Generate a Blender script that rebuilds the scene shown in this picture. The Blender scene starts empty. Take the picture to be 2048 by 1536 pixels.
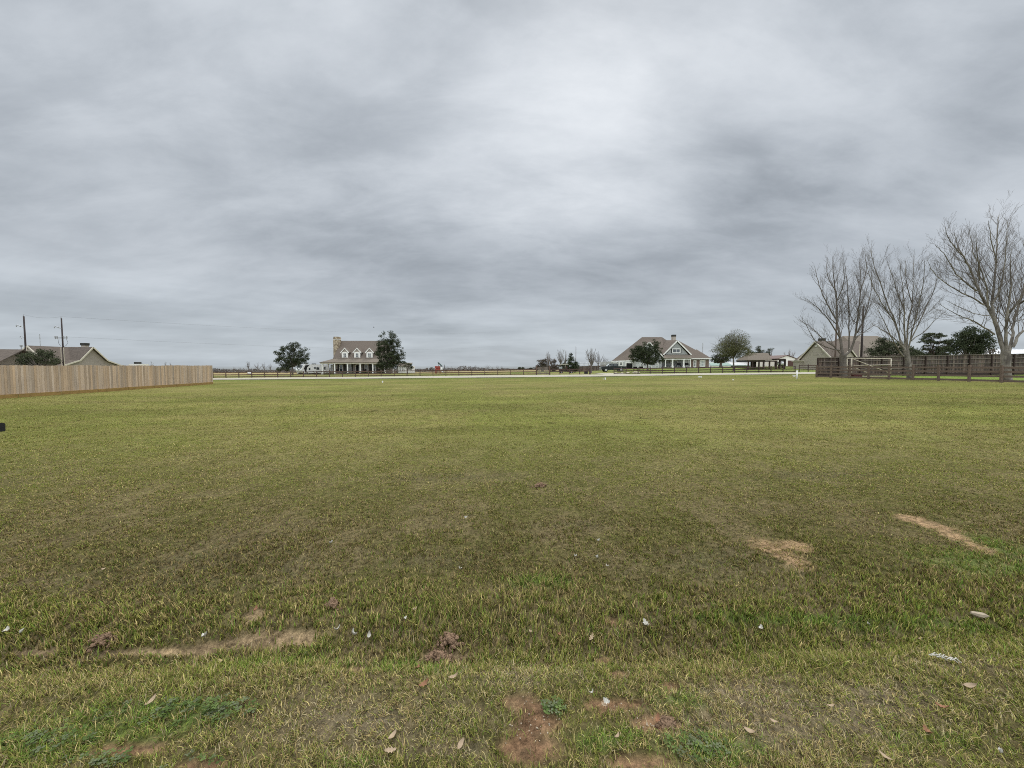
import bpy, bmesh, math, random
import numpy as np
from mathutils import Vector, Matrix
random.seed(7); rng = np.random.default_rng(11)
SC = bpy.context.scene; COL = SC.collection
R = math.radians
# ------------------------------------------------------------------ camera
CAMZ = 1.75; F = 771.0; PITCH = math.atan(37/771.0)
cam = bpy.data.cameras.new('camera'); cam.sensor_width = 36; cam.lens = F/2048*36
cam.clip_end = 6000; cam.clip_start = 0.05
camo = bpy.data.objects.new('camera', cam); COL.objects.link(camo)
camo.location = (0, 0, CAMZ); camo.rotation_euler = (math.pi/2 - PITCH, 0, 0)
SC.camera = camo
SC.view_settings.view_transform = 'Standard'; SC.view_settings.look = 'None'
SC.view_settings.exposure = 0.35; SC.view_settings.gamma = 1.0
SC.cycles.max_bounces = 5; SC.cycles.diffuse_bounces = 3; SC.cycles.glossy_bounces = 2
SC.cycles.transmission_bounces = 3; SC.cycles.transparent_max_bounces = 6
SC.cycles.use_adaptive_sampling = True; SC.cycles.adaptive_threshold = 0.02
SC.cycles.use_denoising = False
SC.cycles.pixel_filter_type = 'BLACKMAN_HARRIS'; SC.cycles.filter_width = 1.0
# ------------------------------------------------------------------ node helpers
class NT:
    def __init__(s, nt): s.nt = nt
    def n(s, t, **kw):
        x = s.nt.nodes.new(t)
        for k, v in kw.items(): setattr(x, k, v)
        return x
    def l(s, a, b): s.nt.links.new(a, b)
    def put(s, sock, v):
        if isinstance(v, bpy.types.NodeSocket): s.l(v, sock)
        else: sock.default_value = v
    def m(s, op, a, b=0.0, c=None, clamp=False):
        x = s.n('ShaderNodeMath', operation=op, use_clamp=clamp)
        s.put(x.inputs[0], a); s.put(x.inputs[1], b)
        if c is not None: s.put(x.inputs[2], c)
        return x.outputs[0]
    def mix(s, f, a, b, bt='MIX'):
        x = s.n('ShaderNodeMix', data_type='RGBA', blend_type=bt)
        s.put(x.inputs[0], f); s.put(x.inputs[6], a); s.put(x.inputs[7], b)
        return x.outputs[2]
    def noise(s, vec, scale, detail=4, rough=0.55, dist=0.0):
        x = s.n('ShaderNodeTexNoise'); s.l(vec, x.inputs['Vector'])
        x.inputs['Scale'].default_value = scale; x.inputs['Detail'].default_value = detail
        x.inputs['Roughness'].default_value = rough; x.inputs['Distortion'].default_value = dist
        return x.outputs['Fac']
    def rng(s, v, a, b, c, d, smooth=False):
        x = s.n('ShaderNodeMapRange'); 
        if smooth: x.interpolation_type = 'SMOOTHSTEP'
        s.put(x.inputs[0], v)
        for i, q in enumerate((a, b, c, d)): x.inputs[i+1].default_value = q
        return x.outputs[0]
    def map(s, vec, sc=(1,1,1), loc=(0,0,0), rot=(0,0,0)):
        x = s.n('ShaderNodeMapping'); s.l(vec, x.inputs[0])
        x.inputs['Scale'].default_value = sc; x.inputs['Location'].default_value = loc; x.inputs['Rotation'].default_value = rot
        return x.outputs[0]
def c4(c): return (c[0], c[1], c[2], 1.0)
# ------------------------------------------------------------------ world: overcast sky over a Nishita sky
SUN_EL, SUN_AZ = R(52), R(14)          # azimuth measured from +Y to +X
w = bpy.data.worlds.new('World'); SC.world = w; w.use_nodes = True
T = NT(w.node_tree); w.node_tree.nodes.clear()
out = T.n('ShaderNodeOutputWorld'); bg = T.n('ShaderNodeBackground'); T.l(bg.outputs[0], out.inputs[0])
sky = T.n('ShaderNodeTexSky'); sky.sky_type = 'NISHITA'; sky.sun_disc = False
sky.sun_elevation = SUN_EL; sky.sun_rotation = SUN_AZ
tc = T.n('ShaderNodeTexCoord'); g = tc.outputs['Generated']
sep = T.n('ShaderNodeSeparateXYZ'); T.l(g, sep.inputs[0]); X, Y, Z = sep.outputs
Zc = T.m('MAXIMUM', Z, 0.0)
den = T.m('ADD', Zc, 0.34)
comb = T.n('ShaderNodeCombineXYZ'); T.l(T.m('DIVIDE', X, den), comb.inputs[0]); T.l(T.m('DIVIDE', Y, den), comb.inputs[1])
pl = comb.outputs[0]
el = T.m('MULTIPLY', T.m('ARCSINE', Zc), 57.2958)
az = T.m('MULTIPLY', T.m('ARCTAN2', X, Y), 57.2958)
def gauss(a0, e0, sa, se, amp, tilt=0.0):
    da = T.m('DIVIDE', T.m('SUBTRACT', az, a0), sa)
    de0 = T.m('SUBTRACT', T.m('SUBTRACT', el, e0), T.m('MULTIPLY', T.m('SUBTRACT', az, a0), tilt))
    de = T.m('DIVIDE', de0, se)
    q = T.m('ADD', T.m('MULTIPLY', da, da), T.m('MULTIPLY', de, de))
    return T.m('MULTIPLY', T.m('EXPONENT', T.m('MULTIPLY', q, -1.0)), amp)
n1 = T.noise(T.map(pl, (0.8, 1.3, 1), (5.3, 2.9, 0), (0, 0, R(-14))), 1.15, 9, 0.52, 0.25)
n2 = T.noise(T.map(pl, (0.8, 1.9, 1), (9.3, 4.2, 2), (0, 0, R(-38))), 3.0, 9, 0.60, 0.3)
n4 = T.noise(T.map(pl, (1, 1.2, 1), (2.3, 7.2, 5), (0, 0, R(10))), 9.0, 7, 0.62, 0.2)
n3 = T.noise(T.map(g, (2.0, 2.0, 17), (1.3, 0.2, 0.4)), 2.0, 7, 0.55, 0.15)
lowk = T.rng(el, 2, 17, 1.0, 0.0, True)
e1 = T.rng(n1, 0.34, 0.66, -0.5, 0.5, True); e2 = T.rng(n2, 0.30, 0.70, -0.5, 0.5, True)
v = T.m('MULTIPLY', e1, T.rng(el, 3, 18, 0.07, 0.18))
v = T.m('ADD', v, T.m('MULTIPLY', e2, T.rng(el, 3, 18, 0.03, 0.115)))
v = T.m('ADD', v, T.m('MULTIPLY', T.m('SUBTRACT', n4, 0.5), T.rng(el, 4, 20, 0.03, 0.10)))
v = T.m('ADD', v, T.m('MULTIPLY', T.m('MULTIPLY', T.m('SUBTRACT', n3, 0.5), 0.34), lowk))
base = T.m('ADD', T.rng(el, 0, 30, 0.465, 0.575, True), T.rng(el, 1, 9, 0.05, 0.0, True))
s_ = T.m('ADD', base, v)
for gg in [(10, 31, 14, 12, 0.14), (-6, 24, 18, 8, 0.05), (17, 35, 3, 2, 0.06), (58, 27, 10, 5, -0.05), (-40, 20, 20, 6, -0.10, 0.12), (-52, 34, 18, 9, -0.07), (58, 38, 14, 9, -0.06), (-18, 15, 15, 3, -0.035, 0.05), (12, 14, 18, 3, -0.05), (32, 12, 12, 2.2, 0.05),
           (40, 22, 21, 5, -0.115, -0.08), (53, 14.5, 9, 3.2, 0.18, 0.0), (-40, 8, 16, 2.5, 0.05), (20, 9, 14, 2.4, -0.035), (10, 3.5, 30, 2.0, 0.03), (-22, 38, 10, 8, 0.03), (30, 36, 8, 7, 0.05)]:
    s_ = T.m('ADD', s_, gauss(*gg))
s_ = T.m('MAXIMUM', s_, 0.2)
zen = T.rng(el, 44, 66, 0.79, 2.25, True)           # an overcast sky is brightest overhead
back = T.rng(Y, -0.5, 0.25, 2.3, 1.0, True)  # unseen sky behind the camera, brightened to light the facades and fences
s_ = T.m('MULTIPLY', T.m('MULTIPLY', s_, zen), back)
tint = T.mix(T.rng(s_, 0.30, 0.66, 0.0, 1.0), (0.90, 0.99, 1.095, 1), (0.955, 1.0, 1.05, 1))
tint = T.mix(T.rng(el, 0, 12, 0.8, 0.0), tint, (0.90, 1.005, 1.095, 1))
sc10 = T.n('ShaderNodeVectorMath', operation='SCALE'); T.l(tint, sc10.inputs[0]); T.l(T.m('MULTIPLY', s_, 10.0), sc10.inputs['Scale'])
mixed = T.mix(0.97, sky.outputs[0], sc10.outputs[0])
grey = T.mix(T.rng(Z, -0.02, 0.0, 0, 1), (1.2, 1.15, 0.8, 1), mixed)
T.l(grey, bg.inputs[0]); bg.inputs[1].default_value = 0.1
# ------------------------------------------------------------------ sun (veiled)
sl = bpy.data.lights.new('sun', 'SUN'); sl.energy = 1.5; sl.angle = R(24); sl.color = (1.0, 0.955, 0.88)
so = bpy.data.objects.new('sun', sl); COL.objects.link(so)
sd = Vector((math.sin(SUN_AZ)*math.cos(SUN_EL), math.cos(SUN_AZ)*math.cos(SUN_EL), math.sin(SUN_EL)))
so.rotation_euler = sd.to_track_quat('Z', 'Y').to_euler(); so.location = (0, 0, 30)
# ------------------------------------------------------------------ terrain
def S(x): x = np.clip(x, 0, 1); return x*x*(3-2*x)
def hash2(ix, iy, s):
    v = np.sin(ix*127.1+iy*311.7+s*74.7)*43758.5453
    return v-np.floor(v)
def vnoise(x, y, s=0):
    ix, iy = np.floor(x), np.floor(y); fx, fy = S(x-ix), S(y-iy)
    a = hash2(ix, iy, s); b = hash2(ix+1, iy, s); c = hash2(ix, iy+1, s); d = hash2(ix+1, iy+1, s)
    return (a*(1-fx)+b*fx)*(1-fy)+(c*(1-fx)+d*fx)*fy
def fbm(x, y, o=4, s=0):
    t = 0; a = 0.5; n = 0
    for i in range(o): t = t+a*vnoise(x*2**i+i*13.7, y*2**i+i*7.1, s+i); n += a; a *= 0.5
    return t/n
DIT = None
def ground(x, y):
    x = np.asarray(x, float); y = np.asarray(y, float)
    a = np.interp(y, [0, 50, 105, 400], [0.0078, 0.0078, 0.0135, 0.017])
    b = np.interp(y, [0, 65, 105, 200, 400, 700, 2500], [0, 0, -0.03, -0.9, -3.3, -8.5, -42])
    z = a*np.clip(x, -90, 90)+b
    z = z + 0.55*S((x-20)/20)*S((y-92)/10)*S((160-y)/40)
    z = z + 0.05*(fbm(x/4, y/4, 2, 5)-0.5)*S(y/4)*S((60-y)/10)
    if DIT is not None:
        yd = np.interp(x, DIT[0], DIT[1]); t = y-yd
        wob = 0.12*(fbm(x*0.9, y*0.9, 2, 9)-0.5)
        z = z + 0.10*S((0.15-t+wob)/0.7) - 0.11*np.exp(-((t+0.02+wob)/0.22)**2) + 0.015*S((6-y)/3)*(fbm(x*6, y*6, 3, 3)-0.5)*2
    return z
def ray(px, py):
    u = (px-1024)/F; v = (768-py)/F; cp, sp = math.cos(PITCH), math.sin(PITCH)
    return np.array([u, cp+v*sp, -sp+v*cp])
def P(px, py, d):
    r = ray(px, py); return Vector((r[0]/r[1]*d, d, CAMZ+r[2]/r[1]*d))
def G(px, py):
    r = ray(px, py); t = 0.5
    while t < 800:
        p = r*t
        if CAMZ+p[2] <= float(ground(p[0], p[1])): break
        t *= 1.01
    lo, hi = t/1.011, t
    for _ in range(20):
        m = (lo+hi)/2; p = r*m
        if CAMZ+p[2] > float(ground(p[0], p[1])): lo = m
        else: hi = m
    p = r*hi; return Vector((p[0], p[1], float(ground(p[0], p[1]))))
_d = [G(*q) for q in [(-200, 1335), (0, 1318), (300, 1300), (640, 1282), (900, 1292), (1300, 1284), (1600, 1270), (2048, 1248), (2300, 1235)]]
DIT = (np.array([-20]+[p.x for p in _d]+[20]), np.array([_d[0].y+0.3]+[p.y for p in _d]+[_d[-1].y+0.3]))
def gz(x, y): return float(ground(x, y))
# ------------------------------------------------------------------ object helpers
def tag(o, label=None, cat=None, group=None, kind=None):
    if label: o['label'] = label
    if cat: o['category'] = cat
    if group: o['group'] = group
    if kind: o['kind'] = kind
    return o
def empty(name, loc, label, cat, group=None, rz=0):
    o = bpy.data.objects.new(name, None); COL.objects.link(o); o.location = loc; o.rotation_euler.z = rz
    o.empty_display_size = 0.2
    return tag(o, label, cat, group)
def place(o, parent):
    if parent is not None:
        o.parent = parent
        m = Matrix.Identity(4); p = parent
        while p is not None:
            m = Matrix.LocRotScale(p.location, p.rotation_euler, p.scale) @ p.matrix_parent_inverse @ m if False else (p.matrix_parent_inverse @ Matrix.LocRotScale(p.location, p.rotation_euler, p.scale)) @ m
            p = p.parent
        o.matrix_parent_inverse = m.inverted()
class MB:
    """collects shapes in world coordinates"""
    def __init__(s): s.v = []; s.f = []
    def add(s, vs, fs):
        k = len(s.v); s.v += [tuple(v) for v in vs]; s.f += [tuple(i+k for i in f) for f in fs]; return s
    def hexa(s, b, t):
        return s.add(list(b)+list(t), [(0,1,2,3),(7,6,5,4),(0,4,5,1),(1,5,6,2),(2,6,7,3),(3,7,4,0)])
    def box(s, x0, y0, z0, x1, y1, z1):
        b = [(x0,y0,z0),(x1,y0,z0),(x1,y1,z0),(x0,y1,z0)]
        return s.hexa(b, [(p[0],p[1],z1) for p in b])
    def cbox(s, c, size, rz=0, ry=0, rx=0):
        M = Matrix.Rotation(rz, 3, 'Z') @ Matrix.Rotation(ry, 3, 'Y') @ Matrix.Rotation(rx, 3, 'X')
        h = [q/2 for q in size]; c = Vector(c)
        b = [c+M @ Vector(q) for q in ((-h[0],-h[1],-h[2]),(h[0],-h[1],-h[2]),(h[0],h[1],-h[2]),(-h[0],h[1],-h[2]))]
        t = [c+M @ Vector(q) for q in ((-h[0],-h[1],h[2]),(h[0],-h[1],h[2]),(h[0],h[1],h[2]),(-h[0],h[1],h[2]))]
        return s.hexa(b, t)
    def beam(s, a, b, w, h):
        a, b = Vector(a), Vector(b); d = (b-a).normalized()
        up = Vector((0,0,1)) if abs(d.z) < 0.95 else Vector((0,1,0))
        sx = d.cross(up).normalized()*w/2; sz = sx.cross(d).normalized()*h/2
        return s.hexa([a-sx-sz, a+sx-sz, a+sx+sz, a-sx+sz], [b-sx-sz, b+sx-sz, b+sx+sz, b-sx+sz])
    def pbox(s, px0, py0, px1, py1, d, th):
        a, b = P(px0, py1, d), P(px1, py0, d)
        return s.box(a.x, d, a.z, b.x, d+th, b.z)
    def slab(s, poly, vec):
        n = len(poly); poly = [Vector(p) for p in poly]; vec = Vector(vec)
        return s.add(poly+[p+vec for p in poly], [tuple(range(n)), tuple(range(2*n-1, n-1, -1))]+[(i, i+n, (i+1) % n+n, (i+1) % n) for i in range(n)])
    def tube(s, pts, rad, k=8, cap=True):
        pts = [Vector(p) for p in pts]; n = len(pts)
        if not hasattr(rad, '__len__'): rad = [rad]*n
        vs = []
        for i, p in enumerate(pts):
            d = (pts[min(i+1, n-1)]-pts[max(i-1, 0)]).normalized()
            a = d.cross(Vector((0.01, 1, 0.02)) if abs(d.y) < 0.9 else Vector((1, 0, 0))).normalized(); b = d.cross(a)
            vs += [p+(a*math.cos(2*math.pi*j/k)+b*math.sin(2*math.pi*j/k))*rad[i] for j in range(k)]
        fs = [(i*k+j, i*k+(j+1) % k, (i+1)*k+(j+1) % k, (i+1)*k+j) for i in range(n-1) for j in range(k)]
        if cap: fs += [tuple(range(k-1, -1, -1)), tuple(range((n-1)*k, n*k))]
        return s.add(vs, fs)
    def ball(s, c, r, n=8, m=5, jit=0):
        c = Vector(c); r = Vector(r) if hasattr(r, '__len__') else Vector((r, r, r))
        vs = []; fs = []
        for i in range(m+1):
            t = math.pi*i/m
            for j in range(n):
                q = 1+random.uniform(-jit, jit)
                vs.append(c+Vector((r.x*math.sin(t)*math.cos(2*math.pi*j/n), r.y*math.sin(t)*math.sin(2*math.pi*j/n), r.z*math.cos(t)))*q)
        for i in range(m):
            for j in range(n): fs.append((i*n+j, i*n+(j+1) % n, (i+1)*n+(j+1) % n, (i+1)*n+j))
        return s.add(vs, fs)
    def build(s, name, mat, parent=None, smooth=False, bevel=0):
        me = bpy.data.meshes.new(name); me.from_pydata(s.v, [], s.f)
        bm = bmesh.new(); bm.from_mesh(me); bmesh.ops.recalc_face_normals(bm, faces=bm.faces)
        if bevel: bmesh.ops.bevel(bm, geom=list(bm.edges), offset=bevel, segments=2, affect='EDGES', profile=0.6)
        bm.to_mesh(me); bm.free()
        if smooth: me.polygons.foreach_set('use_smooth', [True]*len(me.polygons))
        me.materials.append(mat)
        o = bpy.data.objects.new(name, me); COL.objects.link(o); place(o, parent)
        return o
def np_mesh(name, V, Fq, mat, parent=None, col=None, smooth=False):
    """V (n,3); Fq (m,3|4) int"""
    me = bpy.data.meshes.new(name); m, k = Fq.shape
    me.vertices.add(len(V)); me.vertices.foreach_set('co', np.ascontiguousarray(V, np.float32).ravel())
    me.loops.add(m*k); me.loops.foreach_set('vertex_index', np.ascontiguousarray(Fq, np.int32).ravel())
    me.polygons.add(m); me.polygons.foreach_set('loop_start', np.arange(0, m*k, k, dtype=np.int32))
    me.polygons.foreach_set('loop_total', np.full(m, k, np.int32))
    if smooth: me.polygons.foreach_set('use_smooth', np.ones(m, bool))
    if col is not None:
        a = me.color_attributes.new('col', 'FLOAT_COLOR', 'POINT')
        a.data.foreach_set('color', np.ascontiguousarray(np.c_[col, np.ones(len(col))], np.float32).ravel())
    me.update(calc_edges=True)
    me.materials.append(mat); o = bpy.data.objects.new(name, me); COL.objects.link(o); place(o, parent)
    return o
# ------------------------------------------------------------------ materials
def mat(name, col, rough=0.8, var=0.12, scale=3.0, col2=None, bump=0.0, metal=0.0, spec=0.3, island=0.0, stretch=(1,1,1)):
    m = bpy.data.materials.new(name); m.use_nodes = True; t = NT(m.node_tree); b = m.node_tree.nodes['Principled BSDF']
    tc = t.n('ShaderNodeTexCoord').outputs['Object']; tv = t.map(tc, stretch)
    nz = t.noise(tv, scale, 6, 0.6)
    if col2: c = t.mix(t.rng(nz, 0.38, 0.62, 0, 1), c4(col), c4(col2))
    else:
        c = t.mix(t.rng(nz, 0.3, 0.7, 0, 1), c4([q*(1-var) for q in col]), c4([q*(1+var) for q in col]))
    if island:
        ri = t.n('ShaderNodeNewGeometry').outputs['Random Per Island']
        k = t.rng(ri, 0, 1, 1-island, 1+island)
        hv = t.n('ShaderNodeHueSaturation'); t.l(c, hv.inputs['Color']); t.l(k, hv.inputs['Value'])
        t.l(t.rng(t.m('FRACT', t.m('MULTIPLY', ri, 7.31)), 0, 1, 0.78, 1.12), hv.inputs['Saturation']); c = hv.outputs[0]
    t.l(c, b.inputs['Base Color']); b.inputs['Roughness'].default_value = rough; b.inputs['Metallic'].default_value = metal
    b.inputs['Specular IOR Level'].default_value = spec
    if bump:
        bp = t.n('ShaderNodeBump'); bp.inputs['Strength'].default_value = bump; bp.inputs['Distance'].default_value = 0.02
        t.l(t.noise(tv, scale*4, 4, 0.6), bp.inputs['Height']); t.l(bp.outputs[0], b.inputs['Normal'])
    return m
def leafmat(name, c1, c2, trans=0.25):
    m = bpy.data.materials.new(name); m.use_nodes = True; t = NT(m.node_tree); m.node_tree.nodes.clear()
    o = t.n('ShaderNodeOutputMaterial'); d = t.n('ShaderNodeBsdfDiffuse'); tr = t.n('ShaderNodeBsdfTranslucent'); mx = t.n('ShaderNodeMixShader')
    ri = t.n('ShaderNodeNewGeometry').outputs['Random Per Island']
    pos = t.n('ShaderNodeTexCoord').outputs['Object']
    k = t.m('ADD', t.m('MULTIPLY', ri, 0.6), t.m('MULTIPLY', t.rng(t.noise(pos, 0.9, 2), 0.35, 0.65, 0, 1), 0.4))
    c = t.mix(k, c4(c1), c4(c2)); t.l(c, d.inputs[0]); t.l(c, tr.inputs[0]); mx.inputs[0].default_value = trans
    t.l(d.outputs[0], mx.inputs[1]); t.l(tr.outputs[0], mx.inputs[2]); t.l(mx.outputs[0], o.inputs[0]); return m
M = {}
M['shingle'] = mat('brown shingles', (0.128, 0.104, 0.084), 0.9, 0.25, 5, bump=0.5, stretch=(1, 1, 3))
M['shingle2'] = mat('grey brown shingles', (0.155, 0.130, 0.102), 0.9, 0.2, 5, bump=0.5, stretch=(1, 1, 3))
M['shinglel'] = mat('dull brown shingles', (0.108, 0.088, 0.072), 0.9, 0.25, 3, bump=0.5)
M['white'] = mat('white trim paint', (0.82, 0.81, 0.77), 0.55, 0.04, 2)
M['cream'] = mat('cream trim paint', (0.60, 0.56, 0.46), 0.6, 0.05, 2)
M['sage'] = mat('grey green siding', (0.36, 0.318, 0.278), 0.75, 0.05, 1.5)
M['beige'] = mat('beige siding', (0.43, 0.385, 0.325), 0.75, 0.05, 1.2)
M['bluegrey'] = mat('blue grey siding', (0.345, 0.355, 0.345), 0.75, 0.05, 1.2)
M['palegrey'] = mat('pale grey siding', (0.50, 0.505, 0.50), 0.75, 0.05, 1.2)
M['brick'] = mat('brown brick', (0.16, 0.115, 0.09), 0.9, 0.25, 9, col2=(0.24, 0.18, 0.15))
M['stone'] = mat('fieldstone', (0.17, 0.13, 0.09), 0.9, 0.2, 1.9, col2=(0.50, 0.42, 0.30), bump=0.6)
M['black'] = mat('black paint', (0.02, 0.02, 0.022), 0.5, 0.1, 4)
M['shutter'] = mat('dark shutters', (0.035, 0.035, 0.03), 0.6, 0.1, 4)
M['dark'] = mat('dark interior', (0.012, 0.011, 0.012), 0.8, 0.1, 4)
M['glass'] = mat('window glass', (0.05, 0.06, 0.065), 0.08, 0.15, 1, spec=0.9)
M['curtain'] = mat('pale glazing', (0.42, 0.46, 0.46), 0.25, 0.15, 2, spec=0.7)
M['rail'] = mat('weathered brown rails', (0.155, 0.108, 0.078), 0.9, 0.2, 4, bump=0.4, island=0.22, stretch=(1, 1, 6))
M['railfar'] = mat('dark brown stained rails', (0.105, 0.065, 0.045), 0.9, 0.2, 2, island=0.2)
M['railright'] = mat('dark stained rails', (0.075, 0.047, 0.04), 0.9, 0.25, 1.2, island=0.25)
M['picket'] = mat('new cedar pickets', (0.45, 0.342, 0.245), 0.8, 0.14, 7, bump=0.4, island=0.25, stretch=(1, 1, 0.12))
M['kick'] = mat('treated kickboard', (0.28, 0.18, 0.06), 0.8, 0.25, 3, island=0.0, stretch=(1, 1, 3))
M['oldboard'] = mat('old grey boards', (0.060, 0.045, 0.040), 0.9, 0.3, 2.5, col2=(0.15, 0.115, 0.095), bump=0.4, island=0.42, stretch=(2, 2, 0.3))
M['oldrail'] = mat('old grey rails', (0.17, 0.145, 0.12), 0.9, 0.2, 3)
M['pole'] = mat('creosoted pole', (0.045, 0.035, 0.033), 0.85, 0.25, 3, bump=0.3)
M['poleb'] = mat('brown weathered pole', (0.115, 0.085, 0.07), 0.85, 0.25, 3)
M['metal'] = mat('galvanised metal', (0.42, 0.43, 0.44), 0.45, 0.1, 5, metal=0.6)
M['pvc'] = mat('white pvc', (0.52, 0.47, 0.37), 0.5, 0.05, 6)
M['road'] = mat('pale concrete road', (0.35, 0.325, 0.26), 0.95, 0.2, 0.4, bump=0.2)
M['bark'] = mat('grey brown bark', (0.145, 0.128, 0.11), 0.95, 0.3, 3, bump=0.5)
M['sycamore'] = mat('mottled sycamore bark', (0.105, 0.093, 0.078), 0.9, 0.35, 2.6, col2=(0.28, 0.255, 0.215), bump=0.4, stretch=(1, 1, 0.5))
M['twig'] = mat('bare twigs', (0.155, 0.135, 0.118), 0.95, 0.2, 3)
M['fartwig'] = mat('far grey twigs', (0.16, 0.14, 0.135), 0.95, 0.2, 0.8)
M['redtwig'] = mat('reddish twigs', (0.17, 0.115, 0.10), 0.95, 0.2, 0.8)
M['oak'] = leafmat('live oak leaves', (0.024, 0.033, 0.018), (0.090, 0.105, 0.060), 0.15)
M['oak2'] = leafmat('dusty evergreen leaves', (0.035, 0.045, 0.027), (0.11, 0.12, 0.072), 0.15)
M['olive'] = leafmat('sparse olive leaves', (0.075, 0.08, 0.038), (0.17, 0.165, 0.085), 0.2)
M['pine'] = leafmat('pine needles', (0.025, 0.038, 0.018), (0.075, 0.095, 0.045), 0.15)
M['brush'] = leafmat('winter brush', (0.085, 0.070, 0.055), (0.16, 0.135, 0.11), 0.1)
M['farwood'] = leafmat('far winter woodland', (0.10, 0.095, 0.09), (0.17, 0.15, 0.14), 0.1)
M['rvwhite'] = mat('white fibreglass', (0.84, 0.85, 0.86), 0.3, 0.03, 2, spec=0.5)
M['carpaint'] = mat('black green car paint', (0.014, 0.017, 0.018), 0.4, 0.1, 2, spec=0.35)
M['chrome'] = mat('chrome', (0.6, 0.6, 0.6), 0.25, 0.1, 3, metal=0.8)
M['tyre'] = mat('tyre rubber', (0.022, 0.022, 0.022), 0.9, 0.1, 5)
M['red'] = mat('red stained wood', (0.28, 0.055, 0.04), 0.7, 0.15, 4)
M['maroon'] = mat('maroon paint', (0.075, 0.018, 0.018), 0.6, 0.15, 4)
M['greencloth'] = mat('dark green canvas', (0.03, 0.06, 0.055), 0.8, 0.1, 4)
M['greenroof'] = mat('faded green metal', (0.19, 0.28, 0.24), 0.5, 0.08, 1)
M['barnbrown'] = mat('brown metal siding', (0.085, 0.045, 0.038), 0.6, 0.1, 1)
M['timber'] = mat('dark timber', (0.045, 0.03, 0.025), 0.85, 0.15, 3)
M['bluewall'] = mat('navy metal', (0.02, 0.035, 0.075), 0.5, 0.1, 1)
M['soil'] = mat('crumbly red soil', (0.23, 0.15, 0.095), 1.0, 0.3, 30, bump=0.6)
M['deadleaf'] = mat('tan dead leaf', (0.33, 0.235, 0.14), 0.8, 0.2, 20, island=0.3)
M['rust'] = mat('rust brown dead leaf', (0.24, 0.12, 0.065), 0.8, 0.2, 20)
M['scrap'] = mat('white paper scrap', (0.50, 0.48, 0.42), 0.7, 0.1, 10)
M['rock'] = mat('pale limestone', (0.55, 0.50, 0.36), 0.9, 0.12, 9, bump=0.3)
M['pebble'] = mat('dull gravel', (0.36, 0.30, 0.22), 0.9, 0.2, 20)
M['pine_trunk'] = mat('pine bark', (0.10, 0.075, 0.06), 0.95, 0.25, 3)
# ------------------------------------------------------------------ ground masks (albedo of the place: bare soil, dry, lush, clover)
def ell(px, py, rx, ry):
    c = G(px, py); a = G(px+rx, py); b = G(px, py-ry); e = G(px, py+ry)
    return (c.x, (b.y+e.y)/2, abs(a.x-c.x), abs(b.y-e.y)/2)
def cap_(px0, py0, px1, py1, r):
    a, b = G(px0, py0), G(px1, py1); return (a.x, a.y, b.x, b.y, r)
DIRT = [ell(555, 1281, 110, 17), ell(600, 1272, 65, 14), ell(1075, 1450, 55, 52), ell(1045, 1405, 32, 22), ell(1215, 1410, 60, 16), ell(1310, 1446, 48, 17),
        ell(262, 1500, 85, 16), ell(1285, 1526, 70, 20), ell(1245, 1350, 28, 9), ell(1060, 1500, 90, 40), ell(510, 1228, 22, 14), ell(895, 1312, 45, 22),
        ell(1205, 1322, 22, 7), ell(720, 1338, 30, 8), ell(1340, 1375, 20, 9), ell(400, 1530, 60, 12), ell(1225, 1240, 20, 6)]
DIRTL = [cap_(20, 1307, 110, 1307, 0.016), cap_(180, 1306, 330, 1304, 0.020), cap_(330, 1304, 420, 1300, 0.028), cap_(400, 1300, 560, 1288, 0.05)]
STRAW = [ell(1545, 1096, 42, 17), ell(1580, 1116, 34, 22), ell(1590, 1092, 30, 12)]
STRAWL = [cap_(1825, 1038, 1880, 1056, 0.13), cap_(1880, 1056, 1960, 1098, 0.10)]
LUSH = [ell(1960, 1130, 120, 35), ell(2010, 1100, 60, 40), ell(1850, 1250, 220, 22), ell(620, 1315, 60, 20), ell(350, 1430, 150, 35), ell(250, 1455, 180, 50),
        ell(80, 1500, 160, 60), ell(1430, 1500, 120, 40), ell(1360, 1400, 60, 22), ell(820, 1335, 140, 14), ell(1870, 1480, 110, 16), ell(560, 1325, 120, 12),
        ell(1600, 1240, 300, 14), ell(1080, 1165, 90, 14), ell(700, 1530, 60, 10), ell(1210, 1480, 90, 25)]
DARKM = [ell(450, 1130, 300, 55), ell(1450, 1130, 260, 45), ell(300, 1170, 260, 30), ell(1700, 1180, 160, 28), ell(900, 1120, 200, 30), ell(1830, 1140, 90, 24),
         ell(900, 955, 160, 10), ell(1650, 950, 200, 14), ell(1150, 1050, 120, 12)]
DRYM = [ell(720, 1450, 330, 80), ell(1700, 1440, 420, 95), ell(1050, 1360, 180, 30), ell(1750, 1400, 320, 50), ell(1500, 1470, 260, 60), ell(1900, 1340, 160, 24), ell(900, 1500, 160, 40), ell(1500, 1390, 200, 30)]
CLOVER = [ell(330, 1430, 110, 22), ell(430, 1425, 60, 20), ell(60, 1485, 90, 26), ell(280, 1528, 120, 12), ell(1400, 1500, 50, 20), ell(1100, 1420, 24, 12)]
def mE(x, y, L, sh=1.0):
    w = np.zeros(np.broadcast(x, y).shape); nn = (fbm(x*5, y*5, 3, 21)-0.5)*0.9+(fbm(x*26, y*26, 3, 22)-0.5)*0.9*(y < 6)
    for (a, b, c, d) in L:
        q = np.sqrt(((x-a)/c)**2+((y-b)/d)**2)+nn
        w = np.maximum(w, S((1.2-q)/0.6*sh))
    return w
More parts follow.
